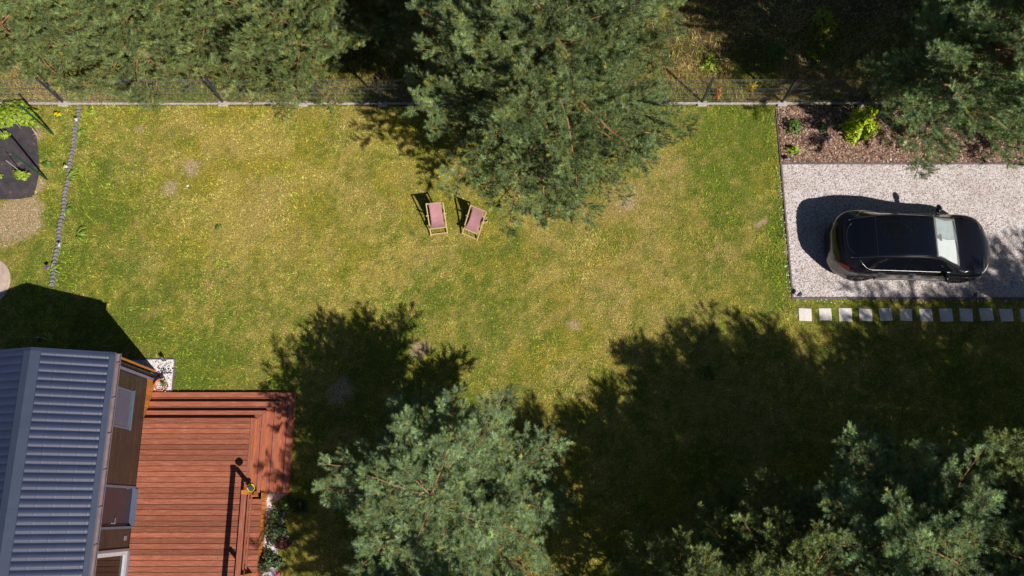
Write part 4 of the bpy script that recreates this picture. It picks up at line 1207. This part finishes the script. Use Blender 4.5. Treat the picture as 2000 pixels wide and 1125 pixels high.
KINDS = {'big': pine_meshes(101, 9.0, 4.0, 1.7, 1.15, .33, .45, lowfac=.68, val=.86, vary=.30), 'mid': pine_meshes(102, 8.5, 2.9, 1.6, 1.2, .34, .15, val=1.08, vary=.42), 'round': pine_meshes(103, 6.5, 2.7, 1.0, 1.0, .36, .1, val=.85),
         'green': pine_meshes(104, 7.5, 2.8, 1.2, .95, .38, .75), 'low': pine_meshes(105, 4.6, 2.5, .6, 1.0, .32, .7, val=.82)}


def pine(kind, px, py, rz, sc, label, zs=1.0, group='pines'):
    X, Y = at(px, py); t = thing('pine_tree', (X, Y, -.03), label, 'pine tree', group, rz)
    t.scale = (sc, sc, sc * zs)
    for nm_, me in zip(('trunk', 'branches', 'crown'), KINDS[kind]): link(nm_, me, t)
    return t


GR = 'Scots pines round the garden'
pine('big', 1056, 326, .9, .99, 'largest pine, broad crown overhanging the lawn, fence and deck chairs', .96, group=GR)
pine('mid', 912, 1000, 1.0, 1.07, 'blue-green pine standing on the lawn at the bottom centre', .54, group=GR)
pine('mid', 1662, 1035, 2.6, 1.0, 'sunlit pine with long leader branches at the bottom right', .76, group=GR)
pine('green', 1412, 1098, 0, .84, 'shaded greener pine left of the sunlit pine at the bottom right', .86, group=GR)
pine('green', 1850, 1062, 3.6, 1.12, 'tall green pine at the right edge of the bottom row', .78, group=GR)
pine('low', 595, 168, 0, 1.0, 'wide low pine right behind the fence at the top left, nearest the largest pine', group=GR)
pine('low', 330, 148, 2.0, 1.02, 'wide low pine behind the fence between the second and third posts', group=GR)
pine('low', 125, 128, 4.0, 1.0, 'low pine in the top left corner behind the fence', group=GR)
pine('round', 700, 40, 1.1, .9, 'dark pine behind the left side of the largest pine', group=GR)
pine('round', 850, 100, 3.3, .85, 'shaded pine between the fence and the largest pine', group=GR)
pine('mid', 1768, 262, 2.9, .95, 'pine leaning over the mulch bed and the gravel pad at the top right', 1.12, group=GR)
pine('green', 1215, 40, 5.0, .75, 'pine in the wood behind the right side of the largest pine', group=GR)
pine('low', 575, 30, 5.2, 1.05, 'low pine at the top edge of the photo above the first fence row', group=GR)
pine('low', 240, 20, 3.0, 1.05, 'low pine at the top edge between the corner pine and its neighbour', group=GR)
pine('mid', 2020, 268, .2, .95, 'pine beyond the right edge whose branches reach over the mulch bed', .85, group=GR)
pine('big', 2395, 1030, 2.2, 1.05, 'pine outside the right edge that shades the gravel in front of the car', .85, group=GR)
pine('mid', 2150, 1105, 4.4, 1.0, 'pine outside the lower right corner that shades the stepping stones', group=GR)
pine('big', 1790, 1470, 1.4, 1.0, 'tall pine below the bottom edge that shades the lower right lawn', group=GR)
pine('mid', 2000, 1300, .7, 1.1, 'pine below the lower right corner that shades its neighbours', group=GR)
pine('mid', 1980, 60, 2.7, .9, 'pine at the top right corner in the wood', group=GR)
pine('mid', 935, 1350, 5.1, 1.0, 'pine below the bottom edge that shades the lawn by the deck corner', .84, group=GR)
pine('green', 1300, 1200, 2.2, .88, 'green pine crown peeping over the bottom edge right of the centre', .9, group=GR)
pine('low', 450, 138, 1.2, 1.0, 'low pine behind the third fence post from the left', group=GR)
pine('round', 1900, 215, 4.2, .95, 'dark pine behind the fence at the top right', 1.1, group=GR)

# dry needles and crumbs blown over the deck, the gravel and the turf
dm = Mat('debris', (.2, .1, .05), .9); dm.color(dm.ramp(dm.island(), [(0, (.05, .03, .02)), (.5, (.26, .15, .07)), (1, (.55, .40, .22))]))
rq = np.random.default_rng(77)
N1, N2, N3 = 900, 2600, 9000
x = np.concatenate([rq.uniform(-10.2, -6.9, N1), rq.uniform(PAD[0], 16.5, N2), rq.uniform(-6, 8, N3)])
y = np.concatenate([rq.uniform(-2, 2.5, N1), rq.uniform(PAD[1], PAD[3], N2), rq.uniform(5, 12.2, N3)])
z = np.concatenate([np.full(N1, DZ + .006), np.full(N2, .045), np.full(N3, .045)])
kp = (x < -6.5) | (x > 8) | (np.hypot(x - 1.2, y - 9.6) < 4.2 * rq.random(len(x)) ** .4)
x, y, z = x[kp], y[kp], z[kp]; n = len(x); a_ = rq.random(n) * 2 * pi; l_ = .012 + .03 * rq.random(n) ** 2; w_ = .0035
V = np.empty((n, 3, 3)); ux, uy = np.cos(a_) * l_, np.sin(a_) * l_; px_, py_ = -np.sin(a_) * w_, np.cos(a_) * w_
V[:, 0] = np.stack([x - ux + px_, y - uy + py_, z], 1); V[:, 1] = np.stack([x - ux - px_, y - uy - py_, z], 1); V[:, 2] = np.stack([x + ux, y + uy, z + .004], 1)
tag(link('pine_litter', arrmesh('pine_litter', V.reshape(-1, 3), np.arange(3 * n).reshape(n, 3), dm.m)), 'dry pine needles and crumbs scattered on the deck, gravel and grass', 'litter', kind='stuff')
